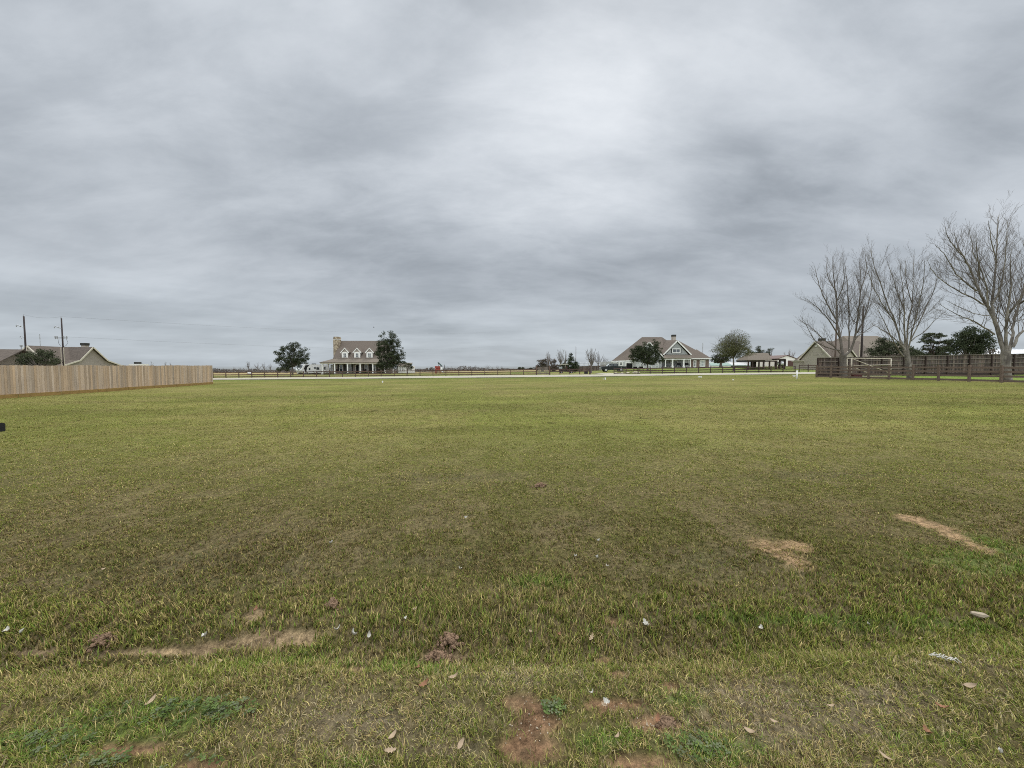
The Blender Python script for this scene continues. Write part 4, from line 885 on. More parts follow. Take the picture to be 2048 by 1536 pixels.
mast(84, 84, 668, 'thin antenna mast above the tan roof at left', 0.05)
mast(1404, 125, 686, 'lattice mast right of the gabled house', 0.045, True)
mast(1934, 85, 643, 'thin mast above the dark oak at right', 0.035)
# ---------------------------------------------------------------- windows and doors facing the camera
def window(root, px0, py0, px1, py1, d, mullions=1, rails_=1, frame=None, pane=None, th=0.08, fw=None, name='window'):
    a, b = P(px0, py1, d), P(px1, py0, d); f = fw or 0.11; m = MB(); y0, y1 = d-th, d+0.02
    m.box(a.x, y0, a.z, a.x+f, y1, b.z); m.box(b.x-f, y0, a.z, b.x, y1, b.z); m.box(a.x+f, y0, b.z-f, b.x-f, y1, b.z); m.box(a.x+f, y0, a.z, b.x-f, y1, a.z+f)
    for i in range(mullions): x = a.x+(b.x-a.x)*(i+1)/(mullions+1); m.box(x-0.03, y0+0.01, a.z+f, x+0.03, y1-0.012, b.z-f)
    for i in range(rails_): z = a.z+(b.z-a.z)*(i+1)/(rails_+1); m.box(a.x+f, y0+0.013, z-0.03, b.x-f, y1-0.015, z+0.03)
    fr = m.build(name, frame or M['white'], root); m = MB(); m.box(a.x+f*0.9, y1-0.009, a.z+f*0.9, b.x-f*0.9, y1-0.001, b.z-f*0.9); m.build('pane', pane or M['glass'], fr); return fr
def block(root, name, px0, py0, px1, py1, d, th, m_): m = MB(); m.pbox(px0, py0, px1, py1, d, th); return m.build(name, m_, root)
def column(root, px, d, top_py, g0, w=0.28, mt=None):
    x = (px-1024)/F*d; t_ = W(px, top_py, d).z; m = MB(); m.box(x-w/2, d-w/2, g0+0.45, x+w/2, d+w/2, t_); m.box(x-w*0.7, d-w*0.7, t_-0.18, x+w*0.7, d+w*0.7, t_); m.box(x-w*0.75, d-w*0.75, g0-0.1, x+w*0.75, d+w*0.75, g0+0.45)
    m.build('column', mt or M['white'], root)
# ---------------------------------------------------------------- dormer house
def house1():
    x0, x1 = -49.0, -36.4; yf, yr, yb = 106.5, 112.0, 117.5; zj = CAMZ+1.93; zr = CAMZ+7.15; ze = CAMZ+0.85; g0 = min(gz(-51, 103), gz(-34, 103))
    root = empty('dormer_house', (-42.7, 106.5, g0), 'one and a half storey house with three white dormers and a wrap porch', 'house')
    m = MB(); m.box(x0, yf, g0-0.1, x1, yb, zj-0.05); m.slab([(x0+0.02, yf, zj-0.05), (x0+0.02, yb, zj-0.05), (x0+0.02, yr, zr-0.2)], (x1-x0-0.04, 0, 0)); m.build('wall', M['sage'], root)
    o = 0.35; rf = MB(); t_ = (0, 0, -0.14)
    rf.slab([(x0-o, yf-0.1, zj), (x1+o, yf-0.1, zj), (x1+o, yr, zr), (x0-o, yr, zr)], t_); rf.slab([(x0-o, yb+0.1, zj), (x0-o, yr+0.01, zr), (x1+o, yr+0.01, zr), (x1+o, yb+0.1, zj)], t_)
    main = rf.build('roof', M['shingle'], root)
    X0, X1, Y0, Y1 = -51.4, -34.0, 103.0, 119.5; m = MB(); zi = zj-0.02
    m.slab([(X0, Y0, ze), (X1, Y0, ze), (x1, yf-0.05, zi), (x0, yf-0.05, zi)], t_); m.slab([(X0, Y1, ze), (X0, Y0+0.002, ze), (x0-0.002, yf-0.05, zi), (x0-0.002, yb, zi)], t_); m.slab([(X1, Y0+0.002, ze), (X1, Y1, ze), (x1+0.002, yb, zi), (x1+0.002, yf-0.05, zi)], t_)
    m.build('porch_roof', M['shingle2'], root)
    m = MB(); m.box(X0+0.15, Y0+0.15, ze-0.42, X1-0.15, Y0+0.33, ze-0.15); m.box(X0+0.15, Y0+0.33, ze-0.42, X0+0.33, Y1, ze-0.15); m.box(X1-0.33, Y0+0.33, ze-0.42, X1-0.15, Y1, ze-0.15); m.build('porch_beam', M['cream'], root)
    m = MB(); m.box(X0+0.2, Y0+0.2, g0-0.2, X1-0.2, yf-0.003, g0+0.42); m.box(X0+0.2, yf, g0-0.2, x0-0.003, Y1, g0+0.42); m.box(x1+0.003, yf, g0-0.2, X1-0.2, Y1, g0+0.42); m.build('porch_floor', M['brick'], root)
    for px in (645.5, 669.9, 695.6, 721, 746, 770): column(root, px, Y0+0.35, 727.2, g0, 0.30)
    for yy in (107.5, 111.5, 115.5): column(root, 1024+(X1-0.3)/yy*F, yy, 731-(ze-0.4-CAMZ)/yy*F, g0, 0.28); column(root, 1024+(X0+0.3)/yy*F, yy, 731-(ze-0.4-CAMZ)/yy*F, g0, 0.28)
    # chimney
    m = MB(); m.box(x0-1.55, 109.4, g0-0.1, x0-0.06, 111.2, CAMZ+7.9); m.add([(x0-2.1, 109.2, g0), (x0-0.05, 109.2, g0), (x0-0.05, 111.4, g0), (x0-2.1, 111.4, g0), (x0-1.5, 109.35, CAMZ+2.2), (x0-0.05, 109.35, CAMZ+2.2), (x0-0.05, 111.25, CAMZ+2.2), (x0-1.5, 111.25, CAMZ+2.2)], [(0,1,5,4),(1,2,6,5),(2,3,7,6),(3,0,4,7),(4,5,6,7)])
    ch = m.build('chimney', M['stone'], root); m = MB(); m.box(x0-1.62, 109.33, CAMZ+7.35, x0+0.01, 111.27, CAMZ+7.48); m.build('chimney_band', M['white'], ch)
    m = MB(); m.box(x0-1.45, 109.5, CAMZ+7.9, x0-0.16, 111.1, CAMZ+8.15); m.build('chimney_cap', M['stone'], ch)
    # dormers
    for px in (689.7, 714.3, 739.1):
        yd = 106.72; c = W(px, 705, yd); zb = W(px, 715.9, yd).z; zt = W(px, 703.8, yd).z; za = W(px, 695.6, yd).z; hw = 0.84; hr = 1.16; yb_ = yd+3.4
        m = MB(); m.box(c.x-hw, yd, zb, c.x+hw, yb_, zt); m.slab([(c.x-hw, yd+0.004, zt), (c.x+hw, yd+0.004, zt), (c.x, yd+0.004, za-0.2)], (0, 3.3, 0)); dm = m.build('dormer', M['sage'], root)
        m = MB(); m.slab([(c.x-hr, yd-0.12, zt-0.1), (c.x, yd-0.12, za), (c.x, yb_+1, za), (c.x-hr, yb_+1, zt-0.1)], (0, 0, -0.1)); m.slab([(c.x+hr, yd-0.12, zt-0.1), (c.x+hr, yb_+1, zt-0.1), (c.x+0.001, yb_+1, za), (c.x+0.001, yd-0.12, za)], (0, 0, -0.1)); m.build('dormer_roof', M['shingle'], dm)
        m = MB()
        for s_1 in (-1, 1):
            m.slab([(c.x+s_1*(hr+0.03), yd-0.17, zt-0.12), (c.x, yd-0.17, za+0.03), (c.x, yd-0.17, za-0.22), (c.x+s_1*(hr-0.12), yd-0.17, zt-0.34), (c.x+s_1*(hr+0.03), yd-0.17, zt-0.34)], (0, 0.048, 0))
            m.box(*(sorted((c.x+s_1*hw*1.01, c.x+s_1*hw*0.5))[0], yd-0.05, zb, sorted((c.x+s_1*hw*1.01, c.x+s_1*hw*0.5))[1], yd-0.003, zt-0.02))
        m.box(c.x-hw*0.5, yd-0.048, zt-0.35, c.x+hw*0.5, yd-0.004, zt-0.02); m.box(c.x-hw*0.5, yd-0.048, zb, c.x+hw*0.5, yd-0.004, zb+0.18); m.build('dormer_trim', M['white'], dm)
        window(root, px-2.9, 706.3, px+2.9, 714.6, yd-0.06, 1, 1, fw=0.07, pane=M['glass'] if px < 700 else M['glass'])
    # porch wall: windows, shutters, door
    yw = yf-0.02
    for px in (682.4, 699.4, 733, 748): window(root, px-3.3, 728.5, px+3.3, 744.5, yw, 0 if px < 690 else 1, 1, fw=0.16)
    for px in (676.5, 688.3, 691.5, 704.3, 726.2, 739.5, 742.5, 754): block(root, 'shutter', px-1.1, 728.7, px+1.1, 744.3, yw-0.06, 0.06, M['shutter'])
    window(root, 711.2, 728.6, 719.0, 747.5, yw, 0, 0, fw=0.18, pane=M['dark'], name='door')
    for px in (664,): window(root, px-2.6, 729, px+2.6, 744, yw, 0, 1, fw=0.2, pane=M['curtain'])
    for px, w_ in ((672, 3), (729, 4), (757, 4), (765, 3)):
        a = W(px, 747.5, 104.6); m = MB(); m.cbox((a.x, 104.8, g0+0.85), (0.6, 0.55, 0.08)); m.cbox((a.x, 105.1, g0+1.15), (0.6, 0.07, 0.6), rx=0.2)
        for q in ((-.26, -.22), (.26, -.22), (-.26, .22), (.26, .22)): m.box(a.x+q[0]-.03, 104.8+q[1]-.03, g0+0.4, a.x+q[0]+.03, 104.8+q[1]+.03, g0+0.82)
        tag(m.build('porch_chair', M['timber']), {672: 'dark chair at the left end of the wrap porch', 729: 'dark chair on the wrap porch just right of the front door', 757: 'dark porch chair left of the tallest oak trunk', 765: 'dark porch chair at the right end of the wrap porch'}[px], 'chair', 'chairs on the wrap porch')
    # white rear wing
    m = MB(); xa, xb = -33.9, -31.5; zt = CAMZ-0.15; m.box(xa+0.3, 114, g0-0.1, xb+1.0, 121, zt); wg = m.build('rear_wing', M['white'], root); m = MB(); m.slab([(xa, 113.7, zt), (xb+1.3, 113.7, zt), (xb+1.3, 117.5, zt+1.0), (xa, 117.5, zt+1.0)], (0, 0, -0.1)); m.build('wing_roof', M['shingle2'], wg)
    window(root, 799.5, 733, 801.8, 741.5, 113.98, 0, 1, fw=0.07); window(root, 803.5, 733, 805.8, 741.5, 113.98, 0, 1, fw=0.07); window(root, 807, 733, 809.3, 741.5, 113.98, 0, 1, fw=0.07)
    # shrubs along the porch
    for i, px in enumerate((655, 661, 690, 703, 727, 735, 762)):
        p = base_at(px, 102.2); r = np.random.default_rng(300+i); n = 500; q = r.normal(size=(n, 3))*np.array([0.45, 0.35, 0.22]); q[:, 2] = np.abs(q[:, 2]); pp = q+np.array([p.x, p.y, p.z]); u = r.normal(size=(n, 3))*0.09; w_ = r.normal(size=(n, 3))*0.06
        V = np.stack([pp-u, pp+w_, pp+u, pp-w_], 1).reshape(-1, 3); tag(np_mesh('shrub', V, np.arange(n*4).reshape(-1, 4), M['oak2']), ORD[i]+' low green shrub from the left along the wrap porch', 'shrub', 'shrubs along the wrap porch')
house1()
# ---------------------------------------------------------------- camper
def camper():
    c = Vector((-54.9-1.2, 108.5, 0)); g0 = gz(c.x, c.y)-0.12; yaw = R(-62)   # local +x = nose
    root = empty('camper', (c.x, c.y, g0), 'white travel trailer with dark swoosh graphics parked left of the wrap porch', 'camper')
    cy, sy = math.cos(yaw), math.sin(yaw)
    T_ = lambda p: (c.x+(-p[0]*cy*0+p[0]*(-0.42))+p[1]*0.907, c.y+p[0]*(-0.907)+p[1]*(-0.42), g0+p[2])   # nose points at the camera, slightly left
    def tm(m): m.v = [T_(v) for v in m.v]; return m
    L, Wd = 8.0, 2.5; m = MB(); prof = [(4.0, 0.75), (4.25, 1.4), (4.1, 2.1), (3.6, 2.85), (3.2, 3.0), (-4.0, 3.0), (-4.0, 0.6), (3.7, 0.6)]
    m.slab([(x, -Wd/2, z) for x, z in prof], (0, Wd, 0)); tm(m).build('body', M['rvwhite'], root)
    def side_(poly, name, mt, y=Wd/2): m = MB(); m.slab([(x, y+0.004, z) for x, z in poly], (0, 0.03, 0)); tm(m).build(name, mt, root)
    side_([(3.6, 2.0), (3.1, 2.75), (1.8, 2.9), (2.6, 2.2), (2.9, 1.2), (2.4, 0.75), (3.2, 0.75)], 'stripe', M['black']); side_([(2.0, 1.0), (-3.9, 1.0), (-3.9, 1.08), (2.0, 1.08)], 'stripe', M['shutter'])
    for x, z, w_, h_ in ((1.9, 1.75, .5, .6), (0.2, 2.0, .5, .5), (-0.7, 1.85, .9, .7), (-3.0, 1.95, .5, .8)): side_([(x-w_/2, z-h_/2), (x+w_/2, z-h_/2), (x+w_/2, z+h_/2), (x-w_/2, z+h_/2)], 'window', M['glass'])
    def front(poly, name, mt):   # poly in (y, z) laid on the nose profile
        def nx(z): return float(np.interp(z, [0.75, 1.4, 2.1, 2.85], [4.0, 4.25, 4.1, 3.6]))
        m = MB(); m.slab([(nx(z)+0.015, y, z) for y, z in poly], (0.03, 0, 0.0)); tm(m).build(name, mt, root)
    front([(-1.1, 2.1), (1.1, 2.1), (1.0, 2.75), (-1.0, 2.75)], 'front_window', M['glass']); front([(-0.8, 1.95), (-0.55, 1.98), (0, 1.55), (0.55, 1.98), (0.8, 1.95), (0, 1.22)], 'chevron', M['black'])
    m = MB(); m.box(-3.9, -1.15, 0.35, 3.7, 1.15, 0.6); m.box(3.7, -0.08, 0.4, 5.0, 0.08, 0.5); tm(m).build('chassis', M['black'], root)
    for x in (0.3, -0.6):
        m = MB(); m.tube([(x, 1.05, 0.36), (x, 1.27, 0.36)], 0.36, 14); tm(m).build('wheel', M['tyre'], root)
    m = MB(); m.tube([(4.5, 0, 0.55), (4.5, 0, 1.0)], 0.18, 10); tm(m).build('gas_bottle', M['rvwhite'], root)
    for x in (2.2, -0.5): m = MB(); m.box(x-0.4, -0.4, 3.0, x+0.4, 0.4, 3.25); tm(m).build('roof_vent', M['shutter'], root)
camper()
# ---------------------------------------------------------------- gabled house
def house2():
    D = 105.0; zE = W(1400, 716.6, D).z; zL = W(1225, 722.0, D+1).z; g0 = gz(41, 104)-0.05
    root = empty('gabled_house', (41, D, g0), 'large pale grey house with brown hip roof and a white trimmed front gable', 'house')
    X = lambda px, d=D: (px-1024)/F*d
    A = (X(1223, D+1), D+1, zL); RL = tuple(W(1284, 674.2, 113)); RR = tuple(W(1324, 674.2, 113)); Bf = (X(1345), D, zE)
    m = MB(); m.box(X(1227), D+0.6, g0-0.2, X(1330), 121, zL-0.1); m.build('wall', M['palegrey'], root)
    m = MB(); m.box(X(1330), D+0.5, g0-0.2, X(1383), 119, zE-0.15); m.build('wall', M['bluegrey'], root)
    m = MB(); m.box(X(1382.6), D+0.35, g0-0.2, X(1418.5), 116, zE-0.15); m.build('brick_wall', M['brick'], root)
    t_ = (0, 0, -0.16); m = MB(); R2a = tuple(W(1333, 680.3, 112)); R2b = tuple(W(1355, 680.3, 112)); J = tuple(W(1388, 699, 109)); E2 = (X(1422), D, zE)
    m.slab([A, (X(1330), D, zE-0.1), RR, RL], t_); m.slab([A, RL, (X(1240, 122), 122, zL)], t_)                     # main hip, left end
    m.slab([RL, RR, (X(1335, 121), 121, zE-0.3), (X(1240, 122), 122, zL)], t_); m.slab([RR, (X(1330), D+0.01, zE-0.1), (X(1372, 117), 117, zE), (X(1350, 121), 121, zE)], t_)
    m.slab([(X(1328), D+0.02, zE), (E2[0], D+0.02, zE), R2b, R2a], t_); m.slab([(E2[0], D+0.03, zE), (E2[0], 119, zE), (R2b[0]+0.01, R2b[1], R2b[2])], t_); m.slab([(X(1318,110),110,6.0+CAMZ-1.2), (X(1352,110),110,6.0+CAMZ-1.2), R2a, RR], t_)
    m.slab([R2a, R2b, (E2[0], 119, zE), (X(1340, 119), 119, zE)], t_)
    K = tuple(W(1393, 698.5, 110)); m.slab([(X(1372), D-0.05, zE), E2, K], t_); m.slab([E2, (X(1420, 116), 116.5, zE), K], t_); m.slab([K, (X(1420, 116), 116.5, zE), (X(1370, 116), 116.5, zE)], t_)
    m.build('roof', M['shingle'], root)
    m = MB(); m.beam((A[0]-0.1, A[1]-0.1, A[2]-0.16), (X(1300), D+0.3, zE-0.45), 0.1, 0.3); m.beam((X(1372), D-0.1, zE-0.12), (E2[0], E2[1]-0.1, zE-0.12), 0.1, 0.26); m.build('fascia', M['white'], root)
    # front gable
    dg = 103.5; ap = W(1353.8, 680.8, dg); fl = W(1325.8, 709, dg); fr = W(1381.8, 709, dg); yb = 112.5
    m = MB(); m.slab([(fl.x+0.7, dg, fl.z), (fr.x-0.7, dg, fr.z), (ap.x, dg, ap.z-0.45)], (0, 0.3, 0)); g_ = m.build('gable_wall', M['bluegrey'], root)
    m = MB(); m.slab([(fl.x, dg-0.3, fl.z), (ap.x, dg-0.3, ap.z), (ap.x, yb, ap.z), (fl.x, yb, fl.z)], t_); m.slab([(fr.x, dg-0.3, fr.z), (fr.x, yb, fr.z), (ap.x+0.002, yb, ap.z), (ap.x+0.002, dg-0.3, ap.z)], t_); m.build('gable_roof', M['shingle'], root)
    m = MB()
    for f_ in (fl, fr): m.beam((f_.x, dg-0.36, f_.z-0.1), (ap.x, dg-0.36, ap.z-0.1), 0.1, 0.3)
    m.build('gable_trim', M['white'], root)
    window(root, 1344.2, 697, 1361, 706.2, dg-0.02, 1, 0, fw=0.2); block(root, 'shutter', 1342.3, 697.3, 1344, 706, dg-0.08, 0.07, M['shutter']); block(root, 'shutter', 1361.2, 697.3, 1363, 706, dg-0.08, 0.07, M['shutter'])
    a = W(1328, 709, dg); b = W(1382, 709, dg); zP = W(1350, 716.0, 101.5).z; m = MB(); m.slab([(X(1327.5, 101.5), 101.5, zP), (X(1382.5, 101.5), 101.5, zP), (b.x, dg+0.1, b.z), (a.x, dg+0.1, a.z)], t_); m.build('porch_roof', M['shingle2'], root)
    m = MB(); m.box(X(1328.5, 101.6), 101.6, zP-0.42, X(1381.5, 101.6), 101.8, zP-0.15); m.build('porch_beam', M['white'], root)
    m = MB(); m.box(X(1329, 101.6), 101.6, g0-0.2, X(1381, 101.6), D+0.45, g0+0.3); m.build('porch_floor', M['oldrail'], root)
    for px in (1330.5, 1344.3, 1366.8, 1380): column(root, px, 101.75, 718.8, g0+0.2, 0.32 if 1340 < px < 1370 else 0.2)
    yw = D+0.49
    window(root, 1329.5, 720, 1334.5, 738, yw, 0, 1, fw=0.12, pane=M['curtain']); window(root, 1337, 720, 1341, 738, yw, 0, 1, fw=0.12)
    window(root, 1346.5, 720.5, 1355.5, 738.5, yw, 0, 0, fw=0.16, pane=M['dark'], name='door'); window(root, 1369.5, 720.5, 1373.5, 735.5, yw, 0, 1, fw=0.12, pane=M['glass']); window(root, 1375, 720.5, 1378, 735.5, yw, 0, 1, fw=0.12, pane=M['curtain'])
    yw = D+0.33; window(root, 1386.5, 720.5, 1392.5, 734.5, yw, 0, 1, fw=0.24, pane=M['glass']); window(root, 1399, 720.5, 1410.5, 733.5, yw, 2, 1, fw=0.2, pane=M['curtain'])
    yw = D+0.58
    # left front gable behind the oak
    d2 = 103.8; ap = W(1298, 684, d2); fl = W(1267.5, 716.5, d2); fr = W(1328.3, 716.0, d2); m = MB(); m.box(fl.x+0.6, d2, g0-0.2, fr.x-0.6, D+0.57, fl.z-0.05); m.slab([(fl.x+0.6, d2, fl.z-0.05), (fr.x-0.6, d2, fr.z-0.05), (ap.x, d2, ap.z-0.4)], (0, 4, 0)); m.build('wall', M['palegrey'], root)
    m = MB(); m.slab([(fl.x, d2-0.3, fl.z), (ap.x, d2-0.3, ap.z), (ap.x, yb, ap.z), (fl.x, yb, fl.z)], t_); m.slab([(fr.x, d2-0.3, fr.z), (fr.x, yb, fr.z), (ap.x+0.002, yb, ap.z), (ap.x+0.002, d2-0.3, ap.z)], t_); m.build('gable_roof', M['shingle'], root)
    m = MB()
    for f_ in (fl, fr): m.beam((f_.x, d2-0.36, f_.z-0.1), (ap.x, d2-0.36, ap.z-0.1), 0.1, 0.28)
    m.build('gable_trim', M['white'], root)
    for a_, b_ in ((1281, 1288), (1296, 1303), (1311, 1318)): window(root, a_, 726, b_, 738, d2-0.02, 1, 1, fw=0.18, pane=M['curtain'] if a_ > 1290 else M['glass'])
    window(root, 1232.5, 723.5, 1236, 731, yw, 0, 1, fw=0.1); window(root, 1238.5, 723.5, 1245.5, 731.5, yw, 1, 1, fw=0.2)
    window(root, 1250.5, 724.5, 1267, 742, yw, 0, 0, fw=0.25, pane=M['dark'], name='garage_door')  # dark pane painted in for the shade inside the garage opening
    # chimney
    m = MB(); c0, c1 = W(1345.3, 681, 114), W(1352, 673, 114); m.box(c0.x, 114, c0.z-1.5, c1.x, 115, c1.z); ch = m.build('chimney', M['beige'], root); m = MB(); m.box(c0.x-0.05, 113.95, c1.z, c1.x+0.05, 115.05, c1.z+0.55); m.build('chimney_cap', M['shutter'], ch)
    for px, w_ in ((1253, 0), (1359, 0), (1376, 0)):
        pass
house2()
for px, d, nm, lb in ((1271, 96, 'patio_chair', 'left one of two dark chairs outside the gabled house garage'), (1283, 96, 'patio_chair', 'right one of two dark chairs outside the gabled house garage'), (1358, 102.3, 'patio_chair', 'dark chair between the white columns of the gabled porch'), (1374, 102.3, 'patio_chair', 'dark chair right of the last wide column of the gabled porch')):
    b = base_at(px, d); zz = b.z+(0.3 if d > 100 else 0); m = MB(); m.cbox((b.x, b.y, zz+0.42), (1.0, 0.7, 0.12)); m.cbox((b.x, b.y+0.33, zz+0.7), (1.0, 0.08, 0.6), rx=0.2); m.cbox((b.x-0.48, b.y, zz+0.58), (0.07, 0.7, 0.08)); m.cbox((b.x+0.48, b.y, zz+0.58), (0.07, 0.7, 0.08))
    for q in ((-.45, -.3), (.45, -.3), (-.45, .3), (.45, .3)): m.box(b.x+q[0]-.04, b.y+q[1]-.04, zz-0.05, b.x+q[0]+.04, b.y+q[1]+.04, zz+0.56)
    tag(m.build(nm, M['black']), lb, 'chair', 'dark chairs outside the gabled house')
# ---------------------------------------------------------------- pickup
def pickup():
    d = 92.0; b = base_at(1225, d); g0 = b.z; root = empty('pickup_truck', b, 'dark green black crew cab pickup parked facing left by the driveway', 'truck'); x0 = b.x-2.95
    T_ = lambda L, y: [(x0+q[0], y, g0+q[1]) for q in L]
    def ext(name, prof, ya, yb, mt, bev=0.0, par=root): m = MB(); m.slab(T_(prof, ya), (0, yb-ya, 0)); return m.build(name, mt, par, bevel=bev)
    ext('body', [(0.05, 0.55), (0.0, 0.85), (0.05, 1.15), (0.35, 1.24), (1.55, 1.30), (5.95, 1.30), (5.98, 0.6), (5.1, 0.5), (3.9, 0.45), (1.8, 0.42), (0.8, 0.5)], d-0.98, d+0.98, M['carpaint'], 0.03)
    cb = ext('cab', [(1.5, 1.28), (2.15, 1.88), (2.5, 1.95), (3.75, 1.95), (4.0, 1.85), (4.1, 1.28)], d-0.86, d+0.86, M['carpaint'], 0.04)
    ext('side_window', [(2.0, 1.35), (2.3, 1.80), (2.85, 1.86), (2.85, 1.35)], d-0.895, d-0.862, M['glass'], par=cb); ext('side_window', [(2.95, 1.35), (2.95, 1.86), (3.65, 1.86), (3.85, 1.78), (3.9, 1.35)], d-0.895, d-0.862, M['glass'], par=cb)
    m = MB(); m.slab([(x0+1.52, d-0.78, g0+1.32), (x0+1.52, d+0.78, g0+1.32), (x0+2.1, d+0.7, g0+1.86), (x0+2.1, d-0.7, g0+1.86)], (-0.035, 0, 0.02)); m.build('windscreen', M['curtain'], cb)
    for x in (1.15, 4.75):
        for y in (d-1.0, d+0.76):
            m = MB(); m.tube([(x0+x, y, g0+0.42), (x0+x, y+0.25, g0+0.42)], 0.43, 18); wh = m.build('wheel', M['tyre'], root); m = MB(); m.tube([(x0+x, y-0.02, g0+0.42), (x0+x, y+0.02, g0+0.42)], 0.26, 14); m.build('rim', M['chrome'], wh)
    m = MB(); m.box(x0-0.08, d-0.95, g0+0.5, x0+0.12, d+0.95, g0+0.72); m.build('bumper', M['chrome'], root)
    for y in (d-0.93, d+0.6): m = MB(); m.box(x0-0.03, y, g0+0.9, x0+0.3, y+0.33, g0+1.12); m.build('headlight', M['curtain'], root)
    m = MB(); m.box(x0-0.04, d-0.55, g0+0.78, x0+0.1, d+0.55, g0+1.1); m.build('grille', M['chrome'], root)
    m = MB(); m.box(x0+1.95, d-1.15, g0+1.3, x0+2.1, d-0.9, g0+1.55); m.build('mirror', M['chrome'], root)
    m = MB(); m.tube([(x0+4.75, d-1.0, g0+0.86), (x0+4.75, d-0.97, g0+0.86)], 0.1, 8); m.build('fuel_cap', M['rvwhite'], root)
pickup()
# ---------------------------------------------------------------- cart
def cart():
    d = 82.0; b = base_at(1131, d); g0 = b.z; x = b.x; root = empty('utility_cart', b, 'dark open utility cart with pale canopy parked beside the small pine', 'cart')
    m = MB(); m.slab([(x-1.4, d-0.6, g0+0.35), (x-1.4, d-0.6, g0+0.85), (x-0.7, d-0.6, g0+0.95), (x-0.5, d-0.6, g0+0.5), (x+0.2, d-0.6, g0+0.5), (x+0.3, d-0.6, g0+0.9), (x+1.6, d-0.6, g0+0.95), (x+1.6, d-0.6, g0+0.35)], (0, 1.2, 0)); m.build('body', M['timber'], root)
    m = MB(); m.box(x-1.2, d-0.7, g0+1.85, x+0.5, d+0.7, g0+1.95); m.build('canopy', M['cream'], root)
    for qx in (-1.0, 0.4):
        for qy in (-0.6, 0.6): m = MB(); m.tube([(x+qx-0.05, d+qy, g0+0.8), (x+qx, d+qy, g0+1.86)], 0.03, 6); m.build('canopy_post', M['black'], root)
    m = MB(); m.box(x-0.4, d-0.5, g0+0.8, x+0.2, d+0.5, g0+0.95); m.cbox((x+0.22, d, g0+1.2), (0.12, 1.0, 0.5)); m.build('seat', M['maroon'], root)
    for qx in (-0.95, 1.15):
        for qy in (-0.7, 0.55): m = MB(); m.tube([(x+qx, d+qy, g0+0.3), (x+qx, d+qy+0.18, g0+0.3)], 0.31, 14); wh = m.build('wheel', M['tyre'], root); m = MB(); m.tube([(x+qx, d+qy-0.02, g0+0.3), (x+qx, d+qy, g0+0.3)], 0.15, 10); m.build('rim', M['metal'], wh)
    m = MB(); m.box(x-1.35, d-0.3, g0+0.95, x-0.75, d+0.3, g0+1.35); m.build('windscreen', M['curtain'], root)
cart()
def binbox():
    b = base_at(1172, 74.5); root = empty('storage_box', b, 'small black box standing at the left side of the driveway', 'box'); m = MB(); m.box(b.x-0.3, b.y-0.3, b.z-0.02, b.x+0.3, b.y+0.3, b.z+0.5); m.build('body', M['black'], root, bevel=0.02); m = MB(); m.box(b.x-0.33, b.y-0.33, b.z+0.5, b.x+0.33, b.y+0.33, b.z+0.56); m.build('lid', M['black'], root)
binbox()
# ---------------------------------------------------------------- playset
def playset():
    d = 94.0; X = lambda px: (px-1024)/F*d; g0 = gz(X(876), d); root = empty('playset', (X(876), d, g0), 'red wooden playset with white slide and dark sloping roof beam', 'playset')
    x0, x1 = X(870.5), X(880); zt = W(875, 732, d).z
    for x in (x0, x1):
        for y in (d, d+1.3): m = MB(); m.box(x-0.06, y-0.06, g0-0.1, x+0.06, y+0.06, zt); m.build('post', M['red'], root)
    m = MB(); m.box(x0-0.07, d-0.05, g0+0.8, x1+0.07, d+1.35, g0+0.92); m.build('deck', M['red'], root)
    m = MB(); m.box(x0, d-0.09, zt-0.55, x1, d-0.062, zt-0.05); m.box(x0, d-0.09, g0+0.95, x1, d-0.062, g0+1.15); m.box(x0, d+1.37, g0+0.95, x1, d+1.4, g0+1.5)
    for i in range(4): m.box(x0+0.1+i*0.28, d-0.088, g0+0.1, x0+0.16+i*0.28, d-0.064, g0+0.95)
    m.build('side_boards', M['red'], root)
    a, b = W(876.5, 725, d+0.6), W(884, 732.6, d+0.6); m = MB(); m.beam(a, b, 1.3, 0.16); m.build('roof', M['greencloth'], root); m = MB(); m.beam(b, (X(887.5), d+0.6, g0), 0.1, 0.1); m.beam(a, (a.x, a.y, zt-0.2), 0.09, 0.09); m.build('swing_leg', M['oldrail'], root)
    m = MB(); m.slab([(x1, d+0.1, g0+0.9), (x1, d+0.65, g0+0.9), (x1+1.0, d+0.6, g0+0.1), (x1+1.0, d+0.05, g0+0.1)], (0, -0.0, 0.1)); m.box(x1+0.15, d-0.05, g0+1.0, x1+0.6, d+0.3, g0+1.6); m.build('slide', M['rvwhite'], root)
playset()
def fsign():
    p = fpts(500, 501, 2, 1.2)[0]; root = empty('fence_sign', p+Vector((0, -0.12, 0.7)), 'small pinkish white sign board fixed to the far rail fence', 'sign'); m = MB(); m.box(p.x-0.32, p.y-0.16, p.z+0.78, p.x+0.32, p.y-0.14, p.z+1.02); m.build('panel', M['white'], root); m = MB(); m.box(p.x-0.38, p.y-0.138, p.z+0.70, p.x+0.38, p.y-0.12, p.z+1.1); m.build('backing', M['maroon'], root)
fsign()
